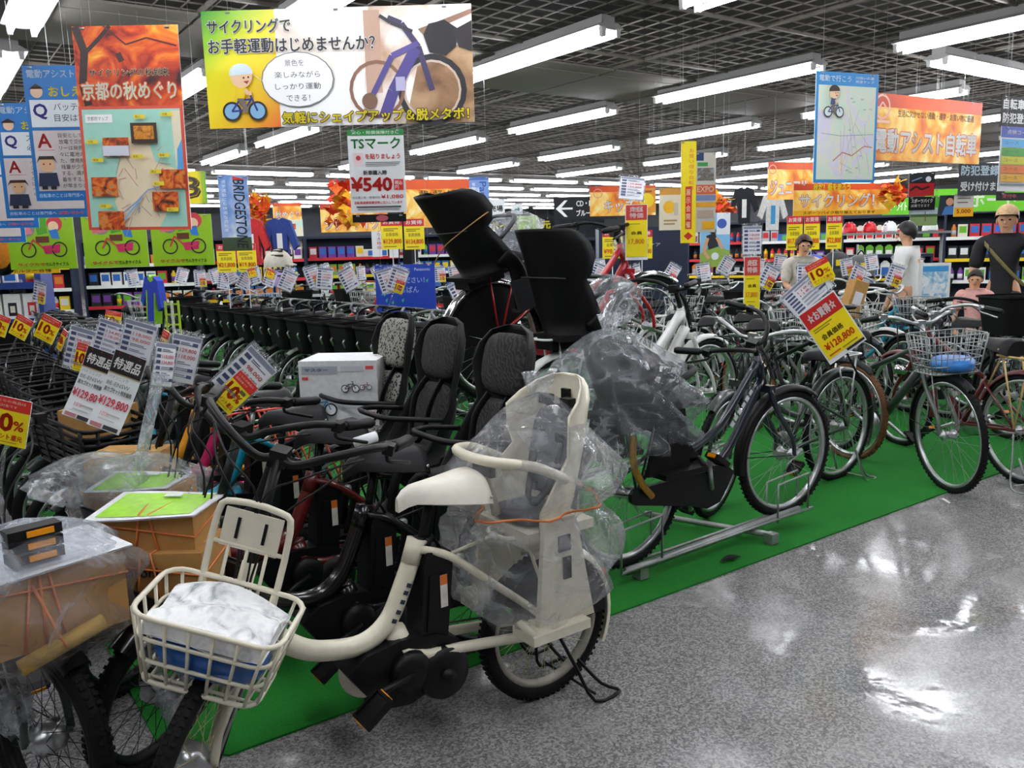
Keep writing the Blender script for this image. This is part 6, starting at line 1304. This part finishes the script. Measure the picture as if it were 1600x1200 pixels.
b = MB(); b.box((0, 0, .55), (.02, .022, 1.1)); b.build('centre_bar', pm('pale_bar', '#c9d0b8', .5), t)
b = MB(); b.ell((0, 0, 0), (.16, .08, .26), 16, 12, e=.8); o = b.build('hooded_pouch', BLACK); o.location = (.66, 8.3, 1.62); o.rotation_euler = (0, .2, -rad(30)); tag(o, 'black hanging pouch with an orange front at the left edge', 'pouch')
b = MB(); b.ell((.03, -.04, -.01), (.10, .06, .19), 14, 10, e=.85); b.build('front_panel', pm('orange_cloth', '#e08a1c', .6), o)
b = MB(); b.tube([(0, 0, .25), (-.3, 0, 1.9)], .004, 4); b.build('hanging_cord', STEEL, o)
# hanging rails of tyres and dark display panels
b = MB(); b.box((0, 0, .85), (1.2, .08, 1.7)); o = b.build('display_board', NAVYSH); o.location = (7.85, 8.05, 0); o.rotation_euler = (0, 0, -rad(34)); tag(o, 'dark navy display board left of the cyclist poster', 'board')
put('print', print_mesh(1.2, 1.7, [('r', .0, 0, .03, 1, '#9aa0a8'), ('t', .4, .12, .03, '#d8dce4', 'ボディケア', .01, .3)]), o, Mx.Translation((0, -.041, .85)))
for i, (x, y) in enumerate(((7.2, 9.3), (7.55, 8.95))): b = MB(); b.box((0, 0, .82), (.16, .12, 1.64)); b.box((0, -.062, .82), (.03, .004, 1.5), mi=1); o = b.build('display_pillar', [NAVYSH, PK[7]]); o.location = (x, y, 0); o.rotation_euler = (0, 0, -rad(34)); tag(o, 'slim dark display pillar behind the red bicycle, %s of two' % ('left', 'right')[i], 'pillar')
# backpacks hung on the right
for i, (c, m_, lb) in enumerate((((9.9, 6.9, 1.02), ink('#3a5ac4'), 'blue and white backpack hung behind the strip of yellow cards'), ((10.15, 6.7, 1.05), ink('#2a2c30'), 'dark grey backpack hung between the shoppers'), ((10.4, 6.5, 1.0), ink('#5a5c5a'), 'grey backpack nearest the white shirted man'))):
    b = MB(); b.ell((0, 0, 0), (.19, .11, .27), 16, 12, e=.75); o = b.build('backpack', m_); o.location = c; o.rotation_euler = (0, 0, -rad(40)); tag(o, lb, 'backpack')
    b = MB(); b.ell((0, -.08, -.08), (.13, .06, .13), 14, 10, e=.7); b.build('front_pocket', PK[(0, 4, 7)[i]], o); b = MB(); b.box((.0, -.12, .12), (.08, .02, .08)); b.build('tag', PK[2], o); b = MB(); b.tube(smooth([(-.05, 0, .26), (0, 0, .32), (.05, 0, .26)]), .01, 6); b.build('handle', BLACK, o)
    t = thing('bag_stand', 'thin pole holding the backpack, %s of three' % ('left', 'middle', 'right')[i], 'stand', (c[0]+.1, c[1]+.12, 0)); b = MB(); b.tube([(0, 0, 0), (0, 0, 1.4)], .015, 6); b.tube([(0, 0, 1.33), (-.1, -.12, 1.33)], .01, 5); b.build('pole', STEEL, t)
# ---------------------------------------------------------------- shoppers
SKIN = pm('skin', '#d9a581', .5, var=.05)
def skinned(name, verts, edges, radii, mt, parent, lev=2):
    me = bpy.data.meshes.new(name); me.from_pydata(verts, edges, []); o = bpy.data.objects.new(name, me); COL.objects.link(o)
    md = o.modifiers.new('s', 'SKIN'); md.use_smooth_shade = True
    sv = me.skin_vertices[0].data
    for i, r in enumerate(radii): sv[i].radius = r if isinstance(r, tuple) else (r, r)
    for i in range(len(verts)): sv[i].use_root = (i == 0)
    sb = o.modifiers.new('b', 'SUBSURF'); sb.levels = sb.render_levels = lev
    dg = bpy.context.evaluated_depsgraph_get(); dg.update()
    nm = bpy.data.meshes.new_from_object(o.evaluated_get(dg)); bpy.data.objects.remove(o)
    nm.materials.clear(); nm.materials.append(mt)
    for p in nm.polygons: p.use_smooth = True
    return put(name, nm, parent)
def person(lab, x, y, rz, H, shirt, trousers, hair, arm_l, arm_r, lean=0., sex=0, cap=None, hairlen=0, shoulder=.19):
    """faces local +x; arms given as (elbow, wrist) offsets from the shoulder in body units of a 1.7 m figure"""
    k = H/1.7; t = thing('person', lab, 'person', (x, y, 0), rad(rz)); VS = []; ED = []; RD = []
    def v(p, r, par=None):
        p = V(p); p.x += lean*max(0, p.z-.9); VS.append(tuple(q*k for q in p)); RD.append(tuple(q*k for q in r) if isinstance(r, tuple) else r*k); i = len(VS)-1
        if par is not None: ED.append((par, i))
        return i
    pel = v((0, 0, .93), (.15, .105)); wai = v((0, 0, 1.08), (.125, .095), pel); che = v((.01, 0, 1.26), (.155, .11), wai); uch = v((0, 0, 1.39), (.13, .085), che); nk = v((0, 0, 1.455), .055, uch); nk2 = v((.015, 0, 1.51), .052, nk)
    hd = v((.03, 0, 1.585), (.078, .092), nk2); hd2 = v((.025, 0, 1.65), (.074, .088), hd)
    arms = {}
    for s, a in ((1, arm_l), (-1, arm_r)):
        sh = v((0, s*shoulder, 1.385), .055, uch); S_ = V((0, s*shoulder, 1.385)); e = S_+V(a[0]); w_ = S_+V(a[1])
        d = (w_-e).normalized(); el = v(e, .041, sh); wr = v(w_, .027, el); pm_ = v(w_+d*.07, (.036, .022), wr); arms[s] = (sh, el, wr)
        sd = V((0, 0, 1)).cross(d); sd = sd.normalized() if sd.length > .1 else V((1, 0, 0))
        for q, L_ in ((-.026, .065), (-.009, .078), (.009, .074), (.026, .058)):
            f1 = v(w_+d*.10+sd*q, .0095, pm_); f2 = v(w_+d*(.10+L_*.55)+sd*q+V((.006, -s*.006, 0)), .0085, f1); v(w_+d*(.10+L_)+sd*q+V((.014, -s*.014, 0)), .007, f2)
        th = v(w_+d*.045+sd*.04, .011, pm_); v(w_+d*.085+sd*.055, .009, th)
    for s in (1, -1):
        hp = v((0, s*.095, .86), (.088, .085), pel); kn = v((.02, s*.10, .48), .056, hp); an = v((-.01, s*.10, .09), .038, kn); ft = v((.05, s*.105, .04), .036, an); v((.16, s*.11, .03), (.036, .022), ft)
    skinned('body', VS, ED, RD, SKIN, t)
    g = lambda i, add: (VS[i], tuple(q+add*k for q in (RD[i] if isinstance(RD[i], tuple) else (RD[i],)*2)))
    # shirt: trunk, shoulders and upper arms, ending cleanly at hem and cuffs
    sv = []; se = []; sr = []
    L3 = lambda z, x=0.: ((x+lean*max(0, z-.9))*k, 0, z*k)
    for z, r, par in ((.80, (.165, .125), None), (.93, (.168, .125), 0), (1.08, (.152, .118), 1), (1.26, (.185, .138), 2), (1.375, (.165, .118), 3), (1.44, (.085, .085), 4), (1.465, (.072, .072), 5)):
        sv.append(L3(z, .01 if z > 1.2 else 0)); sr.append(tuple(q*k for q in r))
        if par is not None: se.append((par, len(sv)-1))
    for s in (1, -1):
        a = arms[s]; p0, p1 = V(VS[a[0]]), V(VS[a[1]])
        sv.append((p0.x, p0.y*.72, p0.z+.012*k)); sr.append((.098*k,)*2); n0 = len(sv)-1; se.append((4, n0))
        sv.append(tuple(p0+V((0, s*.018*k, 0)))); sr.append((.082*k,)*2); se.append((n0, n0+1))
        sv.append(tuple(p0.lerp(p1, .5))); sr.append((.070*k,)*2); se.append((n0+1, n0+2))
        sv.append(tuple(p0.lerp(p1, .95))); sr.append((.070*k,)*2); se.append((n0+2, n0+3))
    skinned('shirt', sv, se, sr, shirt, t)
    tv = [(VS[pel][0], 0, .97*k), (VS[pel][0], 0, .90*k)]; tr = [(.152*k, .112*k), (.158*k, .118*k)]; te = [(0, 1)]
    for s in (1, -1):
        n0 = len(tv); tv += [(0, s*.095*k, .83*k), (.02*k, s*.10*k, .48*k), (-.01*k, s*.10*k, .10*k)]; tr += [(.10*k,)*2, (.072*k,)*2, (.062*k,)*2]; te += [(1, n0), (n0, n0+1), (n0+1, n0+2)]
    skinned('trousers', tv, te, tr, trousers, t)
    for s in (1, -1): b = MB(); b.ell((.06*k, s*.105*k, .038*k), (.13*k, .048*k, .038*k), 12, 8, e=.8); b.build('shoe', pm('dark_shoe', '#2a2a2c', .6), t)
    hx, hz = VS[hd][0], VS[hd][2]; lx = 0
    for s in (1, -1):
        b = MB(); b.ell((hx+.082*k, s*.032*k, hz+.005*k), (.008*k, .013*k, .008*k), 8, 6); b.build('eye', pm('dark_eye', '#1c1512', .2), t)
        b = MB(); b.ell((hx-.005*k, s*.083*k, hz-.005*k), (.018*k, .008*k, .03*k), 8, 6); b.build('ear', SKIN, t)
    b = MB(); b.ell((hx+.092*k, 0, hz-.022*k), (.016*k, .013*k, .022*k), 8, 6); b.build('nose', SKIN, t)
    b = MB(); b.ell((hx+.078*k, 0, hz-.062*k), (.010*k, .024*k, .006*k), 8, 6); b.build('mouth', pm('lips', '#a85a4c', .5), t)
    b = MB(); C_ = V((hx-.012*k, 0, hz+.03*k))
    def hf(u, v_):
        a = 2*pi*u; lim = .36+(.37+.08*hairlen)*(1-cos(a))/2+.03*sin(5*a); t_ = pi*lim*v_; rr_ = 1+.04*sin(7*a)*v_
        return C_+V((.106*sin(t_)*cos(a)*rr_, .100*sin(t_)*sin(a)*rr_, .118*cos(t_)-.012*hairlen*v_))*k
    b.grid(25, 10, hf); b.build('hair', hair, t)
    if hairlen: b = MB(); b.ell(C_+V((-.09*k, 0, -.03*k)), (.045*k, .05*k, .075*k), 12, 8); b.build('hair_bun', hair, t)
    if cap:
        b = MB(); b.grid(21, 7, lambda u, v_: C_+V((.105*sin(pi*.5*v_)*cos(2*pi*u), .10*sin(pi*.5*v_)*sin(2*pi*u), .02+.105*cos(pi*.5*v_)))*k); b.ell(C_+V((.12*k, 0, .025*k)), (.07*k, .075*k, .008*k), 14, 6); b.build('cap', cap, t)
    return t
HB = pm('black_hair', '#17120f', .5, var=.2); HBR = pm('brown_hair', '#4a3020', .5, var=.2)
JEANS = pm('dark_trousers', '#2b2e38', .8, var=.1)
person('man in a white short sleeved shirt with black hair, turned away to the left', 8.32, 4.68, 105, 1.62, pm('white_shirt', '#e9e9e6', .8, var=.03), JEANS, HB, ((.02, .06, -.28), (.12, .03, -.50)), ((.02, -.06, -.28), (.14, -.02, -.48)), hairlen=0)
cp_ = person('man in a black shirt and tan cap carrying a shoulder bag at the right edge', 8.72, 3.92, 198, 1.74, pm('black_tee', '#1b1b1e', .8), JEANS, HB, ((.02, .07, -.28), (.06, .05, -.52)), ((.02, -.07, -.28), (.06, -.05, -.52)), cap=pm('tan_cap', '#d2b48a', .8))
b = MB(); b.tube(smooth([(.10, -.16, 1.40), (.155, -.06, 1.28), (.16, .08, 1.12), (.12, .19, 1.0)]), .02, 6, flat=.3); b.tube(smooth([(.10, -.16, 1.40), (0, -.19, 1.44), (-.10, -.1, 1.3), (-.12, .15, 1.0)]), .02, 6, flat=.3); b.build('bag_strap', pm('olive_strap', '#7a7248', .8), cp_)
wm = person('woman in a pale printed shirt with a dark shoulder strap, looking down', 8.05, 5.75, 230, 1.52, pm('pale_print_shirt', '#cfc6ba', .8, var=.15, scale=18), JEANS, HBR, ((.10, .05, -.26), (.28, .0, -.32)), ((.10, -.05, -.26), (.28, .0, -.32)), lean=.12, hairlen=.5, shoulder=.17)
b = MB(); b.tube(smooth([(.09, -.13, 1.24), (.18, -.02, 1.12), (.17, .12, .96)]), .018, 6, flat=.3); b.build('bag_strap', pm('navy_strap', '#26304a', .8), wm)
person('small girl in a pink top with tied dark hair near the screen', 8.05, 3.86, 200, 1.16, pm('pink_top', '#e2a8a0', .8), JEANS, HB, ((.02, .06, -.26), (.1, .04, -.46)), ((.02, -.06, -.26), (.1, -.04, -.46)), hairlen=.6, shoulder=.17)
# ---------------------------------------------------------------- tidy
bpy.data.objects.remove(_to)
